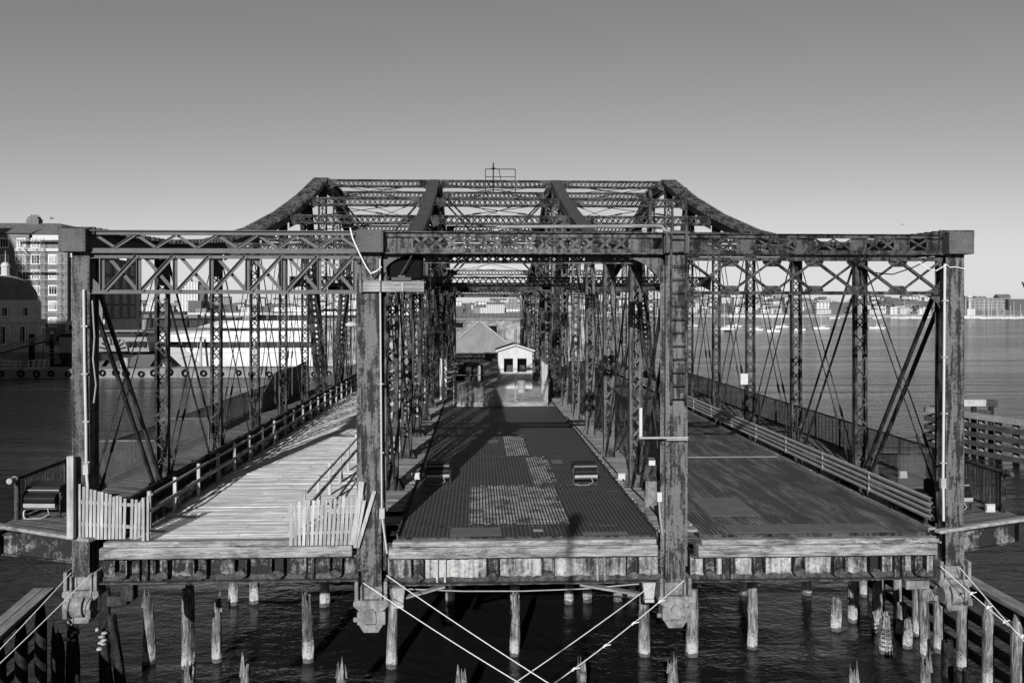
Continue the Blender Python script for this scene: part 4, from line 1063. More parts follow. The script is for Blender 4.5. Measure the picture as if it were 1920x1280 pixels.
fender('timber_fender', 'timber fender with a broad plank top at lower left', (-14.45, 5.3, 0), (-12.6, -9, 0), -3.0, ((-3.4, .5), (-4.3, .3), (-5.0, .3)), -1, 1.6, .66)
# farther fender out in the harbour on the right
o = thing('harbour_fender', (42, 46, WZ), 'long slatted timber fender in the water beyond the right sidewalk', 'fender')
a = V((40.45, 51.3, 0)); b = V((46.5, 33, 0)); d = (b - a).normalized(); nr = V((d.y, -d.x, 0))
for i in range(5):
    z = -2.75 - .75 * i
    MB().bar(V((a.x, a.y, z)) + nr * .2, V((b.x, b.y, z)) + nr * .2, .2, .42).build('rail', M['fender' if i else 'fendertop'], o, bevel=.02)
    if i < 5: MB().bar(V((a.x - .15, a.y + .12, z)) + nr * .1, V((a.x + 1.6, a.y + 1.6, z)) + nr * .1, .2, .42).build('end_rail', M['fender'], o)
MB().bar(V((a.x, a.y, -2.5)), V((b.x, b.y, -2.5)), .5, .08).build('top_plank', M['fendertop'], o)
for i in range(12):
    q = a + d * (1.6 * i + .6) - nr * .2; MB().tube((q.x, q.y, -7), (q.x, q.y, -2.6), .26, 10).build('pile', M['pile'], o)
o = thing('pile_jetty', (42.3, 47, WZ), 'short jetty end with pale plank top behind the harbour fender', 'jetty')
MB().box(40.4, 43.2, 47, 47.6, -1.95, -1.4).build('plank', M['whitedirty'], o); MB().box(43.2, 44.2, 47, 47.6, -2.0, -1.45).build('cap_beam', M['fender'], o)
for x in (42.3, 43.8): MB().tube((x, 47.3, -7), (x, 47.3, -1.96), .22, 10).build('pile', M['wetpile'], o)
MB().tube((42.3, 47.3, -2.5), (43.8, 47.3, -2.5), .2, 8).build('brace', M['fender'], o)
o = thing('pile_cluster', (46.2, 45, WZ), 'cluster of old piles at the far right edge of the water', 'pile cluster')
for x, y in ((45.6, 45), (46.1, 45.3), (46.6, 44.8)): MB().tube((x, y, -7), (x, y, -2.1 - .3 * (x % 1)), .26, 10).build('pile', M['wetpile'], o)

# mooring ropes running from the bearings down toward the viewer
def rope(a, b, sag, label, knots=()):
    a = V(a); b = V(b); o = thing('mooring_rope', a, label, 'rope')
    pts = [a + (b - a) * (i / 24) - V((0, 0, sag * 4 * (i / 24) * (1 - i / 24))) for i in range(25)]
    MB().path(pts, .0125, 6).build('line', M['rope'], o)
    for k in knots:
        p = pts[k]; MB().tube(p - V((.04, .03, .02)), p + V((.04, .02, .03)), .025, 6).tube(p, p + V((.16, .02, .03)), .012, 5).build('knot', M['rope'], o)
rope((-3.13, -.12, -1.18), (4.02, -7, -2.85), 0.14, 'white rope from the left middle bearing, lower of its pair')
rope((-2.5, -.12, -.98), (4.37, -7, -2.86), 0.10, 'white rope from the left middle bearing, upper of its pair')
rope((5.78, -.12, -1.23), (-1.21, -7, -2.73), 0.22, 'knotted white rope from the right middle bearing', (3, 6, 9, 12, 15, 17))
rope((4.88, -.12, -1.34), (-1.99, -7, -2.71), 0.10, 'plain white rope from the right white tapered guard')
rope((-11.04, -.12, -.8), (-11.96, -5.5, -2.76), 0.06, 'white rope from the left corner bearing, upper of its pair', (14, 18))
rope((-10.48, -.12, -.82), (-11.85, -5.5, -2.76), 0.06, 'white rope from the left corner bearing, lower of its pair')
rope((13.12, -.12, -.92), (15.28, -5.5, -3.32), 0.14, 'knotted white rope from the right corner bearing', (4, 6, 8, 10))
rope((13.69, -.12, -.98), (14.22, -5.5, -3.3), 0.05, 'plain white rope from the right corner bearing')

# ------------------------------------------------------------------ left shore: quay, hotel, rotunda, dock and boats
random.seed(5)
M['brick'] = m_paint('red_brick_wall', .17, .26, .45, .8, .2)
M['slate'] = m_plain('slate_roof', .13, .3, .7, 1)
M['dome'] = m_plain('copper_dome', .16, .25, .6, 1)
M['trim'] = m_plain('pale_window_trim', .70, .08, .6, 1)
M['curtain'] = m_paint('curtained_window_glass', .10, .62, .48, .9, .1, .8, .3, .1)
M['hullblack'] = m_plain('black_hull', .007, .2, .5)
M['yacht'] = m_plain('gloss_white_hull', .60, .02, .25, 1, .5)
M['ground'] = m_paint('quay_paving', .25, .45, .5, .3, .2)
M['palestone'] = m_paint('pale_rotunda_stone', .55, .75, .45, .7, .2)
M['tree'] = m_plain('bare_far_trees', .06, .5, .9, .2)
M['ferrypaint'] = m_plain('shaded_ferry_paint', .2, .12, .5, 1)  # upperworks paint darkened in place of the shade on the ferry
def m_far(name, wall, win, sx, sz, fx=.5, fz=.5, zoff=0.0):
    """a far facade with a grid of window openings"""
    t = NT(name, .7, .2); sp = t.n("ShaderNodeSeparateXYZ"); t.l(t.pos, sp.inputs[0])
    a = t.math('LESS_THAN', t.math('FRACT', t.math('DIVIDE', t.math('ADD', sp.outputs[0], sp.outputs[1]), sx)), fx)
    b = t.math('LESS_THAN', t.math('FRACT', t.math('DIVIDE', t.math('ADD', sp.outputs[2], zoff), sz)), fz)
    w = t.math('MULTIPLY', a, b); nz = t.noise(.3, 2)
    c = t.mix(w, t.ramp(nz, [(.3, wall * .85), (.7, wall)]), win)
    return t.out(c)
M['farwhite'] = m_far('far_white_flats', .55, .06, 5.0, 3.6, .42, .5)
M['farwhite2'] = m_far('far_pale_houses', .46, .09, 3.4, 3.0, .4, .45)
M['fargrey'] = m_far('far_grey_block', .22, .10, 6, 4, .5, .45)
M['fardark'] = m_far('far_dark_brick', .11, .05, 4, 3.4, .45, .5)
M['farroof'] = m_plain('far_roofs', .12, .4, .8, .05)

mb = MB().box(-420, -72, 152, 330, -9, -2.6)
struct(mb.build('quay_ground', M['ground']))

def win(o, x, y, z, w, h, glass, panes=2):
    """window on a wall facing -Y: trim frame, pane, glazing bars"""
    f = MB().box(x - w / 2 - .22, x + w / 2 + .22, y - .10, y - .002, z - h / 2 - .30, z - h / 2).box(x - w / 2 - .22, x + w / 2 + .22, y - .08, y - .002, z + h / 2, z + h / 2 + .24)
    f.box(x - w / 2 - .22, x - w / 2, y - .08, y - .002, z - h / 2 + .001, z + h / 2 - .001).box(x + w / 2, x + w / 2 + .22, y - .08, y - .002, z - h / 2 + .001, z + h / 2 - .001)
    fo = f.build('window', M['trim'], o)
    p = MB().box(x - w / 2, x + w / 2, y - .03, y - .003, z - h / 2, z + h / 2); p.build('pane', M[glass], fo)
    b = MB()
    for i in range(1, panes + 1):
        xx = x - w / 2 + w * i / (panes + 1); b.box(xx - .05, xx + .05, y - .06, y - .031, z - h / 2, z + h / 2)
    b.build('glazing_bar', M['trim'], fo)
hotel = thing('brick_hotel', (-118, 195, -2.6), 'large brick waterfront hotel with rows of pale framed windows', 'building')
YF = 185
MB().box(-150, -98.3, YF, YF + 30, -2.6, 20.2).build('wall', M['brick'], hotel); MB().box(-150, -107.2, YF + .002, YF + 30, 20.21, 24.2).build('upper_wall', M['brick'], hotel)
MB().box(-98.29, -90.6, YF + 1.5, YF + 22, -2.6, 18.6).build('wing_wall', M['brick'], hotel)
MB().box(-90.59, -90.2, YF + 1.8, YF + 21.7, -2.6, 3.6).build('base_course', M['palestone'], hotel)
mb = MB(); mb.hexa([(-151, YF - .6, 24.2), (-106.4, YF - .6, 24.2), (-106.4, YF + 30, 24.2), (-151, YF + 30, 24.2), (-151, YF + 9, 27.6), (-105.5, YF + 9, 27.5), (-105.5, YF + 20, 27.5), (-151, YF + 20, 27.6)])
rf = mb.build('roof', M['slate'], hotel)
MB().hexa([(-107.2, YF - .4, 23.9), (-97, YF - .4, 23.9), (-97, YF + 28, 23.9), (-107.2, YF + 28, 23.9), (-105.4, YF + 8, 27.4), (-104, YF + 8, 27.4), (-104, YF + 20, 27.4), (-105.4, YF + 20, 27.4)]).build('roof', M['slate'], hotel)
mb = MB().box(-112.0, -109.0, YF + 8, YF + 10, 26.0, 28.6).box(-111.7, -109.3, YF + 8.2, YF + 9.8, 28.6, 29.1)
for i in range(5): mb.tube((-111.3 + .43 * i, YF + 9, 29.1), (-111.3 + .43 * i, YF + 9, 29.6), .15, 6)
mb.build('chimney', M['slate'], rf)
MB().box(-106.2, -97.2, YF - .5, YF + .3, 22.6, 23.8).build('cornice', M['white'], hotel)
MB().box(-107.1, -98.4, YF - .002, YF + 6, 20.211, 22.59).build('attic_wall', M['brick'], hotel)
MB().box(-110.4, -99.6, YF - .5, YF + .1, 19.9, 20.6).build('balustrade', M['white'], hotel)
MB().prism([(-100.8, 18.6), (-95.6, 18.6), (-95.6, 21.6), (-98.8, 22.3)], 'y', YF + 1.2, YF + 4).build('dormer', M['white'], hotel)
for r_, z in enumerate((21.9, 18.0, 14.3, 10.6, 6.9, 3.0)):
    for c_, x in enumerate((-125.5, -121.3, -117.2, -113.0, -111.1 if 0 else -109.0, -105.7, -101.6)):
        if x > -104 and r_ == 0: continue
        random.seed(r_ * 31 + c_); win(hotel, x, YF - (.003 if x < -107 and r_ == 0 else 0), z, 1.7, 1.9, 'curtain' if (r_ + c_) % 3 else 'darkglass')
    if r_ in (2, 3, 4, 5):
        win(hotel, -95.6, YF + 1.5, z, 1.7, 1.9, 'darkglass'); win(hotel, -92.9, YF + 1.5, z, .9, 1.9, 'curtain', 1)
for z in (16.2, 12.5, 8.9, 5.4):                       # windows on the shaded side wall that faces the harbour
    for y in (YF + 4.5, YF + 9.5, YF + 14.5, YF + 19.5):
        f = MB().box(-90.599, -90.45, y - 1.3, y + 1.3, z - 1.35, z - 1.05).box(-90.599, -90.5, y - 1.3, y + 1.3, z + 1.05, z + 1.35).box(-90.599, -90.5, y - 1.3, y - 1.0, z - 1.049, z + 1.049).box(-90.599, -90.5, y + 1.0, y + 1.3, z - 1.049, z + 1.049).build('window', M['palestone'], hotel)
        MB().box(-90.598, -90.56, y - 1, y + 1, z - 1.04, z + 1.04).build('pane', M['darkglass'], f)
# ground-floor shop front, white
MB().box(-98.2, -91.7, YF - .9, YF + 1.49, -1.2, 3.2).build('shop_front', M['white'], hotel)
MB().box(-97.4, -92.2, YF - .94, YF - .901, .3, 2.3).build('shop_window', M['darkglass'], hotel)
MB().box(-95.9, -95.5, YF - .98, YF - .941, .3, 2.3).box(-94.0, -93.6, YF - .98, YF - .941, .3, 2.3).build('mullion', M['white'], hotel)
# tall glass-fronted tower behind
t = thing('tall_flats', (-96, 250, 0), 'pale tall block just showing behind the brick hotel', 'building'); MB().box(-118, -110.5, 250, 262, -2, 25.5).build('wall', M['farwhite'], t); MB().box(-117.5, -111, 250.5, 261.5, 25.5, 25.9).build('roof', M['farroof'], t)
o = thing('scaffolding', (-104, 183.6, -2.6), 'pole scaffolding standing against the brick hotel', 'scaffolding')
for i, x in enumerate((-109.3, -107.6, -105.2, -103.4, -99.7, -97.9)):
    mb = MB()
    for y in (182.9, 184.2): mb.tube((x, y, -2.6), (x, y, 23 if i < 4 else 20), .055, 5)
    mb.build('standard', M['galv'], o)
for k in range(12):
    z = -.6 + 1.95 * k; mb = MB()
    for y in (182.9, 184.2): mb.bar((-109.4, y, z), (-103.3 if k > 9 else -97.8, y, z), .07, .07)
    mb.build('ledger', M['galv'], o)
for k in range(11):
    z = -.6 + 1.95 * k; mb = MB()
    for a, b in ((-109.3, -107.6), (-105.2, -103.4), (-99.7, -97.9)):
        mb.bar((a, 182.9, z), (b, 182.9, z + 1.9), .05, .05).bar((b, 182.85, z), (a, 182.85, z + 1.9), .05, .05)
    mb.build('cross_brace', M['galv'], o)
for z in (15, 22.4): MB().box(-109.4, -100.5, 182.8, 184.3, z, z + .1).build('deck_board', M['whitedirty'], o)
MB().bar((-109.6, 182.7, 22.6), (-106.5, 182.7, 19.2), .12, .12).build('chute', M['white'], o)

# domed rotunda
DX, DY = -98.7, 152 + 7
o = thing('rotunda', (DX, DY, -2.6), 'stone rotunda with ribbed dark dome and white lantern on the quay', 'building')
MB().tube((DX, DY, -2.6), (DX, DY, 3.6), 7.3, 32).tube((DX, DY, 3.6), (DX, DY, 7.6), 6.6, 32).build('wall', M['palestone'], o)
MB().tube((DX, DY, 3.4), (DX, DY, 4.0), 7.6, 32).tube((DX, DY, 7.4), (DX, DY, 8.0), 6.5, 32).tube((DX, DY, 0.9), (DX, DY, 1.15), 7.42, 32).build('cornice', M['palestone'], o)
dm = MB().dome((DX, DY, 8.0), 6.0, 5.1, 40, 10).build('dome', M['dome'], o, smooth=True)
rb = MB()
for i in range(40):
    a = 2 * math.pi * i / 40; pts = [(DX + 6.02 * math.cos(t) * math.cos(a), DY + 6.02 * math.cos(t) * math.sin(a), 8.0 + 5.12 * math.sin(t)) for t in [R(5 + 80 * j / 6) for j in range(7)]]
    rb.path(pts, .07, 4)
rb.build('ribs', M['dome'], dm)
MB().tube((DX, DY, 13.0), (DX, DY, 15.1), .8, 8).tube((DX, DY, 12.9), (DX, DY, 13.3), .95, 8).tube((DX, DY, 15.0), (DX, DY, 15.2), .95, 8).dome((DX, DY, 15.2), .85, .8, 12, 4).tube((DX, DY, 16.0), (DX, DY, 18.4), .09, 6, .03).build('lantern', M['white'], o)
for i in range(5):
    x = DX - 5.6 + 2.8 * i; dx = x - DX; y = DY - math.sqrt(max(.1, 6.6 ** 2 - dx * dx)); y2 = DY - math.sqrt(max(.1, 7.3 ** 2 - dx * dx))
    if abs(dx) < 6: win(o, x, y, 5.6, 1.5, 1.7, 'darkglass', 2); win(o, x, y2, .9, 1.6, 3.4, 'darkglass', 2)
for i in range(9):
    a = R(190 + 20 * i); MB().tube((DX + 7.35 * math.cos(a), DY + 7.35 * math.sin(a), -2.6), (DX + 7.35 * math.cos(a), DY + 7.35 * math.sin(a), 3.5), .32, 8).build('column', M['palestone'], o)

# out-of-frame blocks added on the near left bank to shade the quay and hotel
for (x0, x1, y0, y1, h, lab) in ((-190, -129.5, 58, 100, 57, 'tall unseen brick block added on the near left bank for shade'), (-150, -88, 44, 74, 42, 'broad unseen brick block added on the near left bank for shade')):
    t = thing('shade_block', ((x0 + x1) / 2, (y0 + y1) / 2, -4), lab, 'building'); MB().box(x0, x1, y0, y1, -7, h).build('wall', M['fardark'], t); MB().box(x0 - .4, x1 + .4, y0 - .4, y1 + .4, h, h + .8).build('parapet', M['concrete'], t)

# floating dock hung with tyres
o = thing('floating_dock', (-52, 132, WZ), 'long low floating dock fringed with tyres at left', 'dock')
MB().box(-110, -12, 131.2, 137.5, -6.6, -4.7).build('hull', M['concrete'], o); MB().box(-110, -12, 131.0, 137.6, -4.7, -4.5).build('deck', M['walk'], o)
ty = MB().torus((0, 0, 0), .42, .17, 'y', 16, 8)
first = None; n = 0
x = -88.0; random.seed(3)
while x < -18:
    if first is None:
        first = ty.build('tyre', M['black'], smooth=True); tag(first, 'black tyre hung as a fender on the floating dock side', 'tyre', 'tyres along the floating dock'); first.location = (x, 130.95, -5.95); q = first
    else:
        q = first.copy(); C.objects.link(q); q.location = (x, 130.95, -5.85 + random.uniform(-.2, .1))
    s_ = random.uniform(.85, 1.2); q.scale = (s_, 1, s_ * random.uniform(.85, 1.1))
    x += random.uniform(1.5, 3.4)
def gangway(x0, x1, zl, zr, label):
    o = thing('gangway', ((x0 + x1) / 2, 133, -4.5), label, 'gangway')
    for y in (132.2, 133.6):
        mb = MB().bar((x0, y, -4.4), (x1, y, -4.4), .14, .14).bar((x0 + .2, y, zl), (x1 - .2, y, zr), .14, .14).bar((x0 + .2, y, (zl - 4.4) / 2), (x1 - .2, y, (zr - 4.4) / 2), .10, .10)
        for i in range(4):
            f = (i + .2) / 3.4; xx = x0 + .2 + (x1 - x0 - .4) * f; mb.bar((xx, y, -4.4), (xx + .15, y, zl + (zr - zl) * f), .12, .12)
        mb.build('truss', M['white'], o)
    MB().box(x0, x1, 132.3, 133.5, -4.36, -4.28).build('walkway', M['galv'], o)
gangway(-89, -81.9, -2.7, -3.3, 'white tubular gangway truss on the dock at the picture edge')
gangway(-80.6, -77.0, -3.1, -2.9, 'shorter white tubular gangway truss on the dock')
for i, (x, y, z) in enumerate(((-88.2, 149, 1.2), (-84.3, 149, 1.25), (-80.4, 149, 1.3))):
    o = thing('dock_pile_lamp', (x, y, -6.1), ('thick dark pile with white globe caps beside the gangway rail', 'thick dark pile with white cap in the middle before the rotunda', 'thick dark pile with white cap right of the rotunda')[i], 'mooring pile')
    MB().tube((x, y, -7), (x, y, z), .55 if i == 0 else .38, 12).build('pile', M['wetpile'], o); MB().dome((x, y, z), .5, .6, 12, 5).build('cap', M['whitedirty'], o)
for i, (x, lab) in enumerate(((-86.7, 'white globe lamp left on the rotunda front'), (-80.2, 'white globe lamp right on the rotunda front'))):
    t = thing('globe_lamp', (x, 150.5, -2.6), lab, 'lamp'); MB().tube((x, 150.5, -4), (x, 150.5, 2.4), .07, 6).build('pole', M['steel2'], t); MB().dome((x, 150.5, 2.4), .42, .42, 10, 5).build('globe', M['trim'], t)
o = thing('sloping_ramp', (-88, 146, -4), 'dark railed ramp sloping down from the quay to the dock', 'ramp')
for y in (145, 147): MB().bar((-96, y, -3.2), (-83, y, .2), .16, .14).bar((-96, y, -2.1), (-83, y, 1.3), .14, .14).bar((-96, y, -2.6), (-83, y, .8), .10, .10).build('rail', M['galv'], o)
MB().bar((-96, 146, -3.3), (-83, 146, .1), 1.8, .12, (0, 0, 1)).build('deck', M['steel2'], o)
MB().bar((-82.8, 145, -3.2), (-74, 145, -2.5), .12, .12).bar((-82.8, 145, -2.4), (-74, 145, -1.8), .12, .12).bar((-82.8, 145, -1.7), (-74, 145, -1.1), .12, .12).build('side_rail', M['galv'], o)
o = thing('pier_canopy', (-75, 153, -2.6), 'long black canopy on posts along the quay before the hotel', 'canopy')
MB().box(-85, -60, 152.3, 155, -.3, .7).build('roof', M['hullblack'], o)
for x in (-84, -80, -76, -72, -68, -63): MB().tube((x, 152.6, -2.6), (x, 152.6, -.3), .15, 8).build('post', M['hullblack'], o)
t = thing('work_boat', (-74.5, 139, WZ), 'small dark work boat with pale cabin beside the gangways', 'boat')
MB().hexa([(-78, 138, -6.3), (-71.2, 138.4, -6.3), (-71.2, 140.6, -6.3), (-78, 141, -6.3), (-79, 137.8, -4.0), (-69.6, 139, -3.4), (-69.6, 140, -3.4), (-79, 141.2, -4.0)]).build('hull', M['hullblack'], t)
MB().prism([(-75.5, -3.8), (-72.3, -3.6), (-72.8, -2.2), (-74.3, -1.0), (-75.0, -.8)], 'y', 138.6, 140.4).build('cabin', M['concrete'], t)

# paddle ferry, its paint darkened to stand for shade
o = thing('ferry', (-63, 141, WZ), 'dark-hulled paddle ferry with fan shaped paddle box at left', 'ferry')
MB().hexa([(-77, 139, -6.4), (-63, 140, -6.4), (-63, 144, -6.4), (-77, 145, -6.4), (-78, 138.5, -2.0), (-60, 141.5, -1.2), (-60, 142.5, -1.2), (-78, 145.5, -2.0)]).build('hull', M['hullblack'], o)
MB().hexa([(-78, 138.7, -2), (-61.6, 139.3, -1.8), (-61.6, 144.7, -1.8), (-78, 145.3, -2), (-78, 138.7, .9), (-62.2, 139.3, .9), (-62.2, 144.7, .9), (-78, 145.3, .9)]).build('saloon', M['ferrypaint'], o)
for i in range(4): MB().box(-65.6 + .95 * i, -64.95 + .95 * i, 138.66, 139.5, -.9, .1).build('window', M['darkglass'], o)
MB().box(-78, -64, 138.9, 145, 1.0, 1.6).build('upper_deck', M['hullblack'], o); MB().box(-77, -62.6, 138.6, 145.4, 1.95, 2.2).build('roof', M['ferrypaint'], o)
mb = MB()
for i in range(16): mb.box(-77 + .95 * i, -76.6 + .95 * i, 138.62, 138.7, 1.75, 1.94)
mb.build('roof_trim', M['hullblack'], o)
for i in range(5): MB().tube((-76.5 + 3 * i, 138.75, 1.6), (-76.5 + 3 * i, 138.75, 1.95), .09, 6).build('post', M['ferrypaint'], o)
fan = MB()
for i in range(8):
    a = R(15 + 150 * i / 7); fan.bar((-68 + 1.1 * math.cos(a), 138.45, -1.6 + 1.1 * math.sin(a)), (-68 + 2.5 * math.cos(a), 138.45, -1.6 + 2.5 * math.sin(a)), .34, .1, (0, 1, 0))
pb = MB().prism([(-68 + 2.7 * math.cos(R(180 * i / 14)), -1.7 + 2.7 * math.sin(R(180 * i / 14))) for i in range(15)], 'y', 138.5, 138.68).build('paddle_box', M['ferrypaint'], o)
fan.build('fan_blades', M['hullblack'], pb)
MB().tube((-63.5, 142, 2.2), (-63.5, 142, 4.2), .5, 12).build('funnel', M['ferrypaint'], o)

# large white yacht
YC, YH = 144.6, 4.6
o = thing('white_yacht', (-38, YC, WZ), 'large white multi-deck yacht with black window bands berthed at the dock', 'yacht')
def tier(name, xb, xt, x1, z0, z1, hw, m, bowlen=9.0, parent=None):
    """deck block with a bow pointed in plan; xb/xt: bow tip at the bottom/top edge"""
    vs = []
    for xx, z in ((xb, z0), (xt, z1)):
        vs += [(xx, YC, z), (xx + bowlen * .45, YC - hw * .72, z), (xx + bowlen, YC - hw, z), (x1, YC - hw, z), (x1, YC + hw, z), (xx + bowlen, YC + hw, z), (xx + bowlen * .45, YC + hw * .72, z)]
    mb = MB(); mb.add(vs, [(6, 5, 4, 3, 2, 1, 0), tuple(range(7, 14))] + [(i, (i + 1) % 7, 7 + (i + 1) % 7, 7 + i) for i in range(7)])
    return mb.build(name, M[m], parent or o)
X1 = -10
tier('hull', -56.0, -61.3, X1, -6.3, -1.2, YH, 'yacht', 12)
tier('window_band', -60.8, -60.0, X1, -1.2, -.05, YH - .12, 'hullblack', 11)
tier('main_deck', -63.6, -62.6, X1, -.05, 1.3, YH, 'yacht', 12)
tier('deck_roof', -62.6, -57.5, X1, 1.3, 2.0, YH - .25, 'yacht', 12)
tier('window_band', -51.0, -49.5, X1, 2.0, 2.6, YH - .8, 'hullblack', 7)
tier('upper_deck', -54.5, -50.2, X1, 2.6, 3.95, YH - .5, 'yacht', 8)
tier('window_band', -44.5, -43.0, X1, 3.95, 5.0, YH - 1.2, 'hullblack', 6)
tier('bridge_deck', -45.0, -36.0, X1 - 3, 5.0, 5.7, YH - 1.0, 'yacht', 7)
tier('window_band', -31.0, -30.0, X1 - 4, 5.7, 6.2, YH - 1.6, 'hullblack', 5)
tier('sun_deck', -30.0, -27.5, X1 - 4, 6.2, 7.8, YH - 1.8, 'yacht', 5)
MB().prism([(-27.6, 7.8), (-24.8, 7.8), (-25.6, 9.2), (-26.2, 9.2)], 'y', YC - .4, YC + .4).build('radar_arch', M['yacht'], o)
MB().box(-39.2, -32.0, YC - 1.8, YC - 1.5, 5.7, 6.5).build('rail_panel', M['yacht'], o)
mb = MB()
mb.box(-43.8, -41.6, YC - YH - .03, YC - YH - .0, -3.3, -1.7); mb.build('side_door', M['trim'], o)
for z0, z1, xs in ((-1.15, -.1, range(-56, -12, 3)), (2.02, 2.58, range(-46, -12, 3)), (4.0, 4.95, range(-40, -14, 3))):     # window posts and thin deck rails
    for x in xs: MB().box(x, x + .14, YC - YH + (.10 if z0 < 0 else .78 if z0 < 3 else 1.18), YC - YH + (.13 if z0 < 0 else .81 if z0 < 3 else 1.21), z0, z1).build('window_post', M['slate'], o)
for z, x0, off in ((1.95, -55, .1), (4.5, -46, .4), (6.3, -38, .9)):
    mb = MB(); mb.bar((x0, YC - YH + off, z + .55), (-12, YC - YH + off, z + .55), .06, .05)
    for i in range(int((-12 - x0) / 2)): mb.bar((x0 + 2 * i, YC - YH + off, z - .3), (x0 + 2 * i, YC - YH + off, z + .55), .05, .05)
    mb.build('deck_rail', M['galv'], o)
for z in (-.6 - 1.6, .75): MB().box(-58 if z < 0 else -61.0, -12, YC - YH - .012, YC - YH - .004, z, z + .06).build('hull_line', M['slate'], o)
for i, (x, zt, lab) in enumerate(((-51.8, -.2, 'tall grey mooring pile before the yacht bow'), (-41.9, -.6, 'slim grey mooring pile before the yacht side'))):
    t = MB().tube((x, 138.5, -7), (x, 138.5, zt + 1.2), .24, 10).build('mooring_pile', M['galv']); tag(t, lab, 'pile')
for i, (x, z, h, lab) in enumerate(((-64.3, -4.5, 1.8, 'white rounded fuel bollard on the dock'), (-56.7, -4.5, 1.0, 'low white locker on the dock below the bow'))):
    t = MB().box(x - .7, x + .7, 134.2, 135.2, z, z + h).build('dock_locker', M['whitedirty'], bevel=.2); tag(t, lab, 'locker')
o = thing('dock_barrier', (-33, 134, -4.5), 'pale railing along the dock in front of the yacht', 'railing')
mb = MB()
for z in (-3.9, -3.4): mb.bar((-46, 134, z), (-14, 134, z), .07, .07)
for i in range(17): mb.bar((-46 + 2 * i, 134, -4.5), (-46 + 2 * i, 134, -3.4), .07, .07)
mb.build('rail', M['white'], o)

# dark wharf and moored craft beyond the yacht
t = thing('timber_wharf', (-225, 600, WZ), 'low dark wharf on the water beyond the hotel', 'wharf'); MB().box(-262, -150, 560, 585, -7, -2.2).build('deck', M['hullblack'], t)
for i in range(9): MB().tube((-255 + 12 * i, 559, -7), (-255 + 12 * i, 559, 2.6 - (i % 3)), .7, 8).build('pile', M['wetpile'], t)
t = thing('dark_vessel', (-232, 640, WZ), 'long dark vessel moored behind the wharf', 'ship'); MB().hexa([(-275, 640, -6.5), (-190, 640, -6.5), (-190, 652, -6.5), (-275, 652, -6.5), (-280, 639, -1.5), (-184, 639, -1.5), (-184, 653, -1.5), (-280, 653, -1.5)]).build('hull', M['hullblack'], t)
MB().box(-268, -215, 642, 650, -1.5, 1.2).build('cabin', M['slate'], t); MB().box(-262, -225, 643, 649, 1.2, 3.6).build('cabin', M['hullblack'], t)
t = thing('pole_sign', (-60, 190, 0), 'small white sign board on a post by the hotel corner', 'sign'); MB().tube((-72.6, 160, -2.6), (-72.6, 160, .8), .08, 6).build('post', M['steel2'], t); MB().box(-73.5, -71.6, 159.85, 159.92, .2, .6).box(-73.5, -71.6, 159.85, 159.92, .8, 1.2).build('board', M['white'], t)

# old stone wharf building beyond the far portal
o = thing('stone_wharf_house', (1, 140, WZ), 'ruined stone wharf building with black openings beyond the shed', 'building')
MB().box(-30, 21, 138, 150, -6.5, 4.1).build('wall', M['stone'], o); MB().box(-30.3, 21.3, 137.7, 150.3, 4.1, 4.4).build('coping', M['concrete'], o)
for x0, x1, z0, z1 in ((-4.9, -2.7, 2.7, 3.6), (.7, 1.7, 2.1, 2.8), (2.0, 3.7, 1.3, 3.0), (-7.5, -5.7, 2.6, 3.6)): MB().box(x0, x1, 137.9, 137.995, z0, z1).build('window', M['black'], o)
for x in (4.9, 7.2): MB().tube((x, 137.8, -4), (x, 137.8, 2.2), .24, 8).build('pilaster', M['concrete'], o)
# central pier under the swing span
o = thing('pivot_pier', (1.4, 39.6, -7), 'round stone pivot pier standing under the bridge centre', 'pier')
MB().tube((1.4, 39.6, -8), (1.4, 39.6, -2.2), 7.0, 40).build('drum', M['stone'], o); MB().tube((1.4, 39.6, -2.2), (1.4, 39.6, -1.7), 7.3, 40).build('coping', M['concrete'], o)

# ------------------------------------------------------------------ far shore
SH = [(-1400, 1700), (-500, 1430), (0, 1250), (250, 1150), (600, 1010), (1300, 950)]
def shore(x):
    for (a, b), (c, d) in zip(SH[:-1], SH[1:]):
        if x <= c: return b + (d - b) * (x - a) / (c - a)
    return 950
def hill(x, dy): return -3 + max(0, dy) * .085 + 6 * math.exp(-((x - 330) / 120) ** 2) * min(1, max(0, dy) / 60)
vs = []; fs = []; NX = 60; NYY = 10
for i in range(NX):
    x = -1400 + 2700 * i / (NX - 1)
    for j in range(NYY):
        dy = (0, 0.01, 30, 60, 100, 150, 210, 300, 500, 900)[j]; vs.append((x, shore(x) + dy, -7 if j == 0 else hill(x, min(dy, 210))))
for i in range(NX - 1):
    for j in range(NYY - 1): fs.append((i * NYY + j, (i + 1) * NYY + j, (i + 1) * NYY + j + 1, i * NYY + j + 1))
mb = MB(); mb.add(vs, fs); struct(mb.build('far_shore', M['ground']))
random.seed(11)
def block(x, y, w, d, h, m, label, cat='building', group=None, gable=False, z0=None, name='far_house', pent=None):
    z = hill(x, y - shore(x)) - 1 if z0 is None else z0
    o = thing(name, (x, y, z), label, cat, group)
    MB().box(x - w / 2, x + w / 2, y, y + d, z, z + h).build('wall', M[m], o)
    if gable: MB().prism([(y - .4, z + h), (y + d + .4, z + h), (y + d / 2, z + h + d * .32)], 'x', x - w / 2 - .4, x + w / 2 + .4).build('roof', M['farroof'], o)
    else: MB().box(x - w / 2 - .3, x + w / 2 + .3, y - .3, y + d + .3, z + h, z + h + .6).build('roof', M['farroof'], o)
    if pent: MB().box(x - w * .2, x + w * .1, y + d * .3, y + d * .7, z + h + .6, z + h + pent).build('penthouse', M[m], o)
    return o
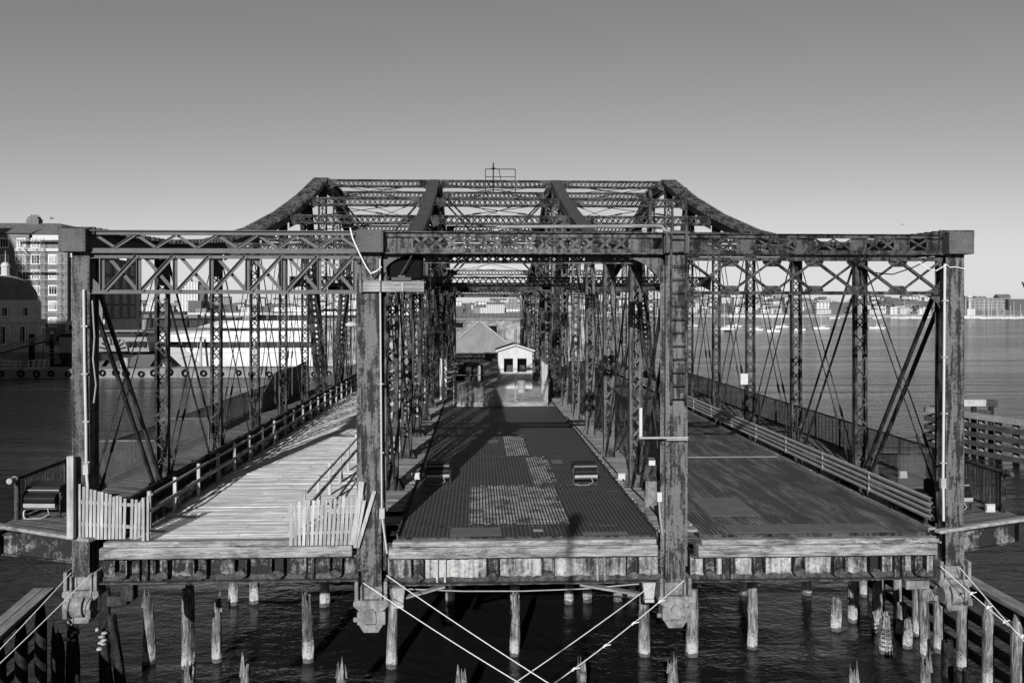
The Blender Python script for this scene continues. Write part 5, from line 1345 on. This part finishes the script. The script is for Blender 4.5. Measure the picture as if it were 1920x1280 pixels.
def uX(u, y): a = (u - 960) / 1600; th = R(2.33); return (a * math.cos(th) + math.sin(th)) / (math.cos(th) - a * math.sin(th)) * (y + 23.8)
# landmarks across the harbour
t = block(uX(352, 1450), 1450, 34, 22, 52, 'farwhite', 'white apartment tower rising above the far shore at left', name='apartment_tower', z0=-1, pent=5)
MB().box(uX(378, 1450) - 4, uX(378, 1450) + 4, 1452, 1472, -1, 45).build('side_wing', M['fardark'], t)
block(uX(365, 1440), 1440, 22, 12, 19, 'fardark', 'dark lower block at the foot of the white tower', name='apartment_block', z0=-1)
block(uX(859, 1300), 1300, 11, 14, 19, 'farwhite', 'narrow white flats seen left through the far portal', name='apartment_block', z0=-3)
t = block(uX(913, 1290), 1290, 28, 16, 19, 'farwhite', 'stepped white flats in the middle of the far portal view', name='apartment_block', z0=-3, pent=3)
MB().box(uX(913, 1290) - 18, uX(913, 1290) - 14.01, 1291, 1303, -3, 13).build('side_wing', M['farwhite'], t)
block(uX(955, 1285), 1285, 36, 16, 16, 'fargrey', 'grey banded flats seen right through the far portal', name='apartment_block', z0=-3)
block(uX(962, 1268), 1268, 24, 10, 8, 'farwhite', 'low white colonnaded hall in front of the grey flats', name='apartment_block', z0=-3)
block(uX(1372, 1330), 1330, 44, 16, 13, 'fargrey', 'long grey hilltop school block above the sailboats', name='hilltop_block', z0=9)
block(uX(1620, 1120), 1120, 20, 14, 19, 'fardark', 'dark brick waterfront block left of the white warehouses', name='brick_block', z0=-3)
block(uX(1700, 1060), 1060, 80, 14, 9.5, 'farwhite', 'long white waterfront warehouse with windows', name='warehouse', z0=-4)
block(uX(1705, 1085), 1085, 76, 14, 14, 'fargrey', 'long grey brick warehouse behind the white one', name='warehouse', z0=-3, gable=True)
block(uX(1850, 1080), 1080, 50, 30, 22, 'fargrey', 'large plain grey block behind the marina', name='waterfront_block', z0=-3, pent=3)
block(uX(1818, 1084), 1084, 12, 20, 24.5, 'fargrey', 'taller grey end bay beside the large marina block', name='waterfront_block', z0=-3)
block(uX(1912, 1075), 1075, 30, 30, 20.5, 'fardark', 'dark grey block at the picture edge behind the marina', name='waterfront_block', z0=-3)
# rows of houses up the slope
kinds = [('farwhite2', 'white house in the rows across the harbour', 'white houses across the harbour'), ('farwhite', 'white flats in the rows across the harbour', 'white flats across the harbour'), ('fargrey', 'grey house in the rows across the harbour', 'grey houses across the harbour'), ('fardark', 'dark brick house in the rows across the harbour', 'dark houses across the harbour')]
k_ = 0
for i in range(300):
    u = random.uniform(225, 1900) if i < 190 else random.uniform(1290, 1800)
    if 1560 < u < 1600: continue
    row = random.choice((14, 40, 75, 110, 150, 190)); y0 = 1250
    for _ in range(3): y0 = shore(uX(u, y0)) + row
    x = uX(u, y0); big = u < 1000 and random.random() < .4
    m, lab, g = random.choices(kinds, (7, 3, 1.5, .8))[0]
    w = random.uniform(9, 20) * (1.6 if big else 1); h = random.uniform(6.5, 11) * (1.35 if big else 1)
    block(x, y0, w, random.uniform(8, 12), h, m, lab + (' under a ridge roof' if i % 2 else ' under a flat roof'), group=g + (' with ridge roofs' if i % 2 else ' with flat roofs'), gable=bool(i % 2))
# bare trees along the shore, one far mass
mb = MB()
for i in range(300):
    u = random.choice((random.uniform(230, 900), random.uniform(1300, 1520), random.uniform(230, 900), random.uniform(1280, 1800))); y0 = 1250; row = random.choice((8, 30, 60, 95, 135, 175))
    for _ in range(3): y0 = shore(uX(u, y0)) + row
    x = uX(u, y0); z = hill(x, y0 - shore(x)); hh = random.uniform(4, 9)
    for k in range(34):
        a = random.uniform(0, 6.28); rr = random.uniform(.3, 1) * hh * .45; c = V((x + rr * math.cos(a), y0 + rr * math.sin(a), z + hh * random.uniform(.25, 1.05))); s_ = random.uniform(.5, 1.2)
        p = [c + V((random.uniform(-s_, s_), random.uniform(-s_, s_), random.uniform(-s_, s_))) for _ in range(3)]; mb.add(p, [(0, 1, 2)])
t = mb.build('far_trees', M['tree']); t['kind'] = 'stuff'; tag(t, 'bare far trees between the houses across the harbour', 'trees')
# quay edge and breakwater
for (u0, u1, dy, z1, m, lab) in ((235, 700, -14, -1.6, 'white', 'pale low breakwater line across the harbour at left'), (845, 1000, -14, -1.5, 'fardark', 'dark pile front of the quay beyond the far portal'), (1296, 1400, -10, -3.0, 'white', 'long white floating pier below the far hill')):
    xa, xb = uX(u0, 1300), uX(u1, 1250); ya, yb = shore(xa) + dy, shore(xb) + dy
    t = MB().hexa([(xa, ya, -7), (xb, yb, -7), (xb, yb + 4, -7), (xa, ya + 4, -7), (xa, ya, z1), (xb, yb, z1), (xb, yb + 4, z1), (xa, ya + 4, z1)]).build('far_pier', M[m]); tag(t, lab, 'pier')
# moored sailing boats
def sailboat(u, yw, L, mast, label, group=None, d=None, boom=True):
    d = d or 1600 * 12.5 / (yw - 577); y = d - 23.8; x = uX(u, y)
    o = thing('sailboat', (x, y, WZ), label, 'sailboat', group)
    b = L * .15
    MB().add([(x - L / 2, y, -6.3), (x, y - b, -6.3), (x + L * .45, y - b * .6, -6.3), (x + L * .45, y + b * .6, -6.3), (x, y + b, -6.3), (x - L * .58, y, -4.9), (x, y - b * 1.15, -5.1), (x + L / 2, y - b * .8, -5.1), (x + L / 2, y + b * .8, -5.1), (x, y + b * 1.15, -5.1)],
        [(4, 3, 2, 1, 0), (5, 6, 7, 8, 9)] + [(i, (i + 1) % 5, 5 + (i + 1) % 5, 5 + i) for i in range(5)]).build('hull', M['yacht'], o)
    MB().prism([(x - L * .2, -5.1), (x + L * .2, -5.1), (x + L * .16, -4.5), (x - L * .12, -4.5)], 'y', y - b * .6, y + b * .6).build('cabin', M['white'], o)
    MB().tube((x - L * .05, y, -5), (x - L * .05, y, -5 + mast), .13 * d / 500, 6, .09 * d / 500).build('mast', M['white'], o)
    if boom: MB().bar((x - L * .05, y, -4), (x + L * .38, y, -4), .2, .25).build('boom', M['white'], o)
    return o
for (u, yw, L, m_, lab) in ((1297, 612, 8, 14, 'white sailboat just right of the right middle post'), (1360, 618.5, 12, 15, 'largest white sailboat among the moored boats'), (1378, 613, 9, 15, 'white sailboat partly behind the largest one'), (1417, 620, 8, 10, 'white sailboat between the second and third right truss posts'), (1450, 623, 7, 11, 'nearest white sailboat left of a lattice post'), (1467, 614.5, 8, 12, 'white sailboat half hidden by the second right lattice post'), (1500, 620, 6, .1, 'low white mastless boat right of the second lattice post'), (1541, 617.5, 9, 9.5, 'white sailboat alone in front of the dark brick waterfront'), (1645, 617, 9, 9, 'white sailboat farthest right of the moored boats')):
    sailboat(u, yw, L, m_, lab)
t = thing('dinghy', (uX(1365, 420), 420, WZ), 'tiny dark dinghy in front of the largest sailboat', 'boat'); x = uX(1365, 420); MB().hexa([(x - 1.6, 420, -6.2), (x + 1.6, 420, -6.2), (x + 1.6, 421.3, -6.2), (x - 1.6, 421.3, -6.2), (x - 2, 419.8, -5.4), (x + 1.9, 419.8, -5.5), (x + 1.9, 421.5, -5.5), (x - 2, 421.5, -5.4)]).build('hull', M['hullblack'], t)
t = thing('motor_launch', (uX(1560, 1000), 1000, WZ), 'white motor launch close to the far shore', 'boat'); x = uX(1565, 950); MB().hexa([(x - 6, 950, -6.2), (x + 6, 950, -6.2), (x + 6, 953, -6.2), (x - 6, 953, -6.2), (x - 7, 949.6, -4.5), (x + 6.4, 949.6, -4.8), (x + 6.4, 953.4, -4.8), (x - 7, 953.4, -4.5)]).build('hull', M['yacht'], t)
random.seed(17)
for i in range(42):
    u = random.uniform(1640, 1790) if i < 14 else random.uniform(1808, 1925)
    sailboat(u, 0, random.uniform(7, 12), random.uniform(9, 22) if i % 3 else random.uniform(2, 6), 'white boat berthed in the marina on the right far shore', 'boats berthed in the marina', d=random.uniform(955, 1020), boom=False)
o = thing('pilot_ship', (uX(1820, 1000), 1000, WZ), 'white ship with a tall tiered mast in the marina at right', 'ship'); x = uX(1822, 1000)
MB().hexa([(x - 10, 1000, -6.3), (x + 12, 1000, -6.3), (x + 12, 1006, -6.3), (x - 10, 1006, -6.3), (x - 12, 999, -3), (x + 12, 999, -3.5), (x + 12, 1007, -3.5), (x - 12, 1007, -3)]).build('hull', M['yacht'], o)
MB().box(x - 5, x + 5, 1001, 1005, -3, 5).build('cabin', M['white'], o); MB().tube((x - 1, 1003, 5), (x - 1, 1003, 30), 1.2, 8, .3).tube((x - 1, 1003, 19), (x - 1, 1003, 21), 3, 10).tube((x - 1, 1003, 16), (x - 1, 1003, 17), 3.4, 10).build('mast', M['white'], o)
o = thing('harbour_crane', (uX(1925, 1090), 1090, -3), 'slanting harbour crane boom at the right picture edge', 'crane'); x = uX(1918, 1120)
MB().bar((x + 14, 1120, 8), (x - 1, 1120, 42), 1.6, 1.6).bar((x + 14, 1120, 18), (x - 1, 1120, 42), .8, .8).build('boom', M['steel2'], o); MB().box(x + 9, x + 19, 1118, 1126, -3, 16).build('cab', M['fardark'], o)
# two gulls in the sky
for i, (u, v, d) in enumerate(((98, 413, 120), (1692, 418, 200))):
    y = d - 23.8; x = uX(u, y); z = 6.4 - (v - 577) / 1600 * d
    mb = MB().tube((x - .25, y, z), (x + .25, y, z), .09, 6, .04); mb.add([(x - .1, y, z), (x + .12, y, z), (x + .05, y - .7, z + .2)], [(0, 1, 2)]).add([(x - .1, y, z), (x + .12, y, z), (x + .05, y + .7, z + .2)], [(0, 2, 1)])
    t = mb.build('gull', M['steel']); tag(t, ('small dark gull over the hotel roof', 'small dark gull high over the right portal')[i], 'bird')

# ------------------------------------------------------------------ road bridge behind the viewer with the lamp that throws its shadow on the near end
o = thing('road_bridge', (0, -36, -6), 'concrete road bridge behind the viewpoint', 'bridge')
MB().box(-120, 120, -46, -28.2, 1.3, 2.5).build('deck', M['concrete'], o); MB().box(-120, 120, -28.2, -27.9, 1.6, 2.7).build('kerb', M['concrete'], o)
for x in (-40, 0, 40): MB().box(x - 7, x + 7, -40, -34, -8, 1.3).build('pier', M['concrete'], o)
o = thing('street_lamp', (-2.55, -28.6, 2.5), 'street lamp post on the road bridge behind the viewpoint', 'street lamp')
MB().tube((-2.55, -28.6, 2.5), (-2.55, -28.6, 10.4), .10, 10, .07).build('pole', M['lamp'], o); MB().tube((-2.55, -28.6, 10.35), (-2.55, -28.6, 10.5), .12, 12, .2).tube((-2.55, -28.6, 10.5), (-2.55, -28.6, 11.1), .2, 12, .24).tube((-2.55, -28.6, 11.1), (-2.55, -28.6, 11.3), .26, 12, .08).build('lantern', M['lamp'], o)
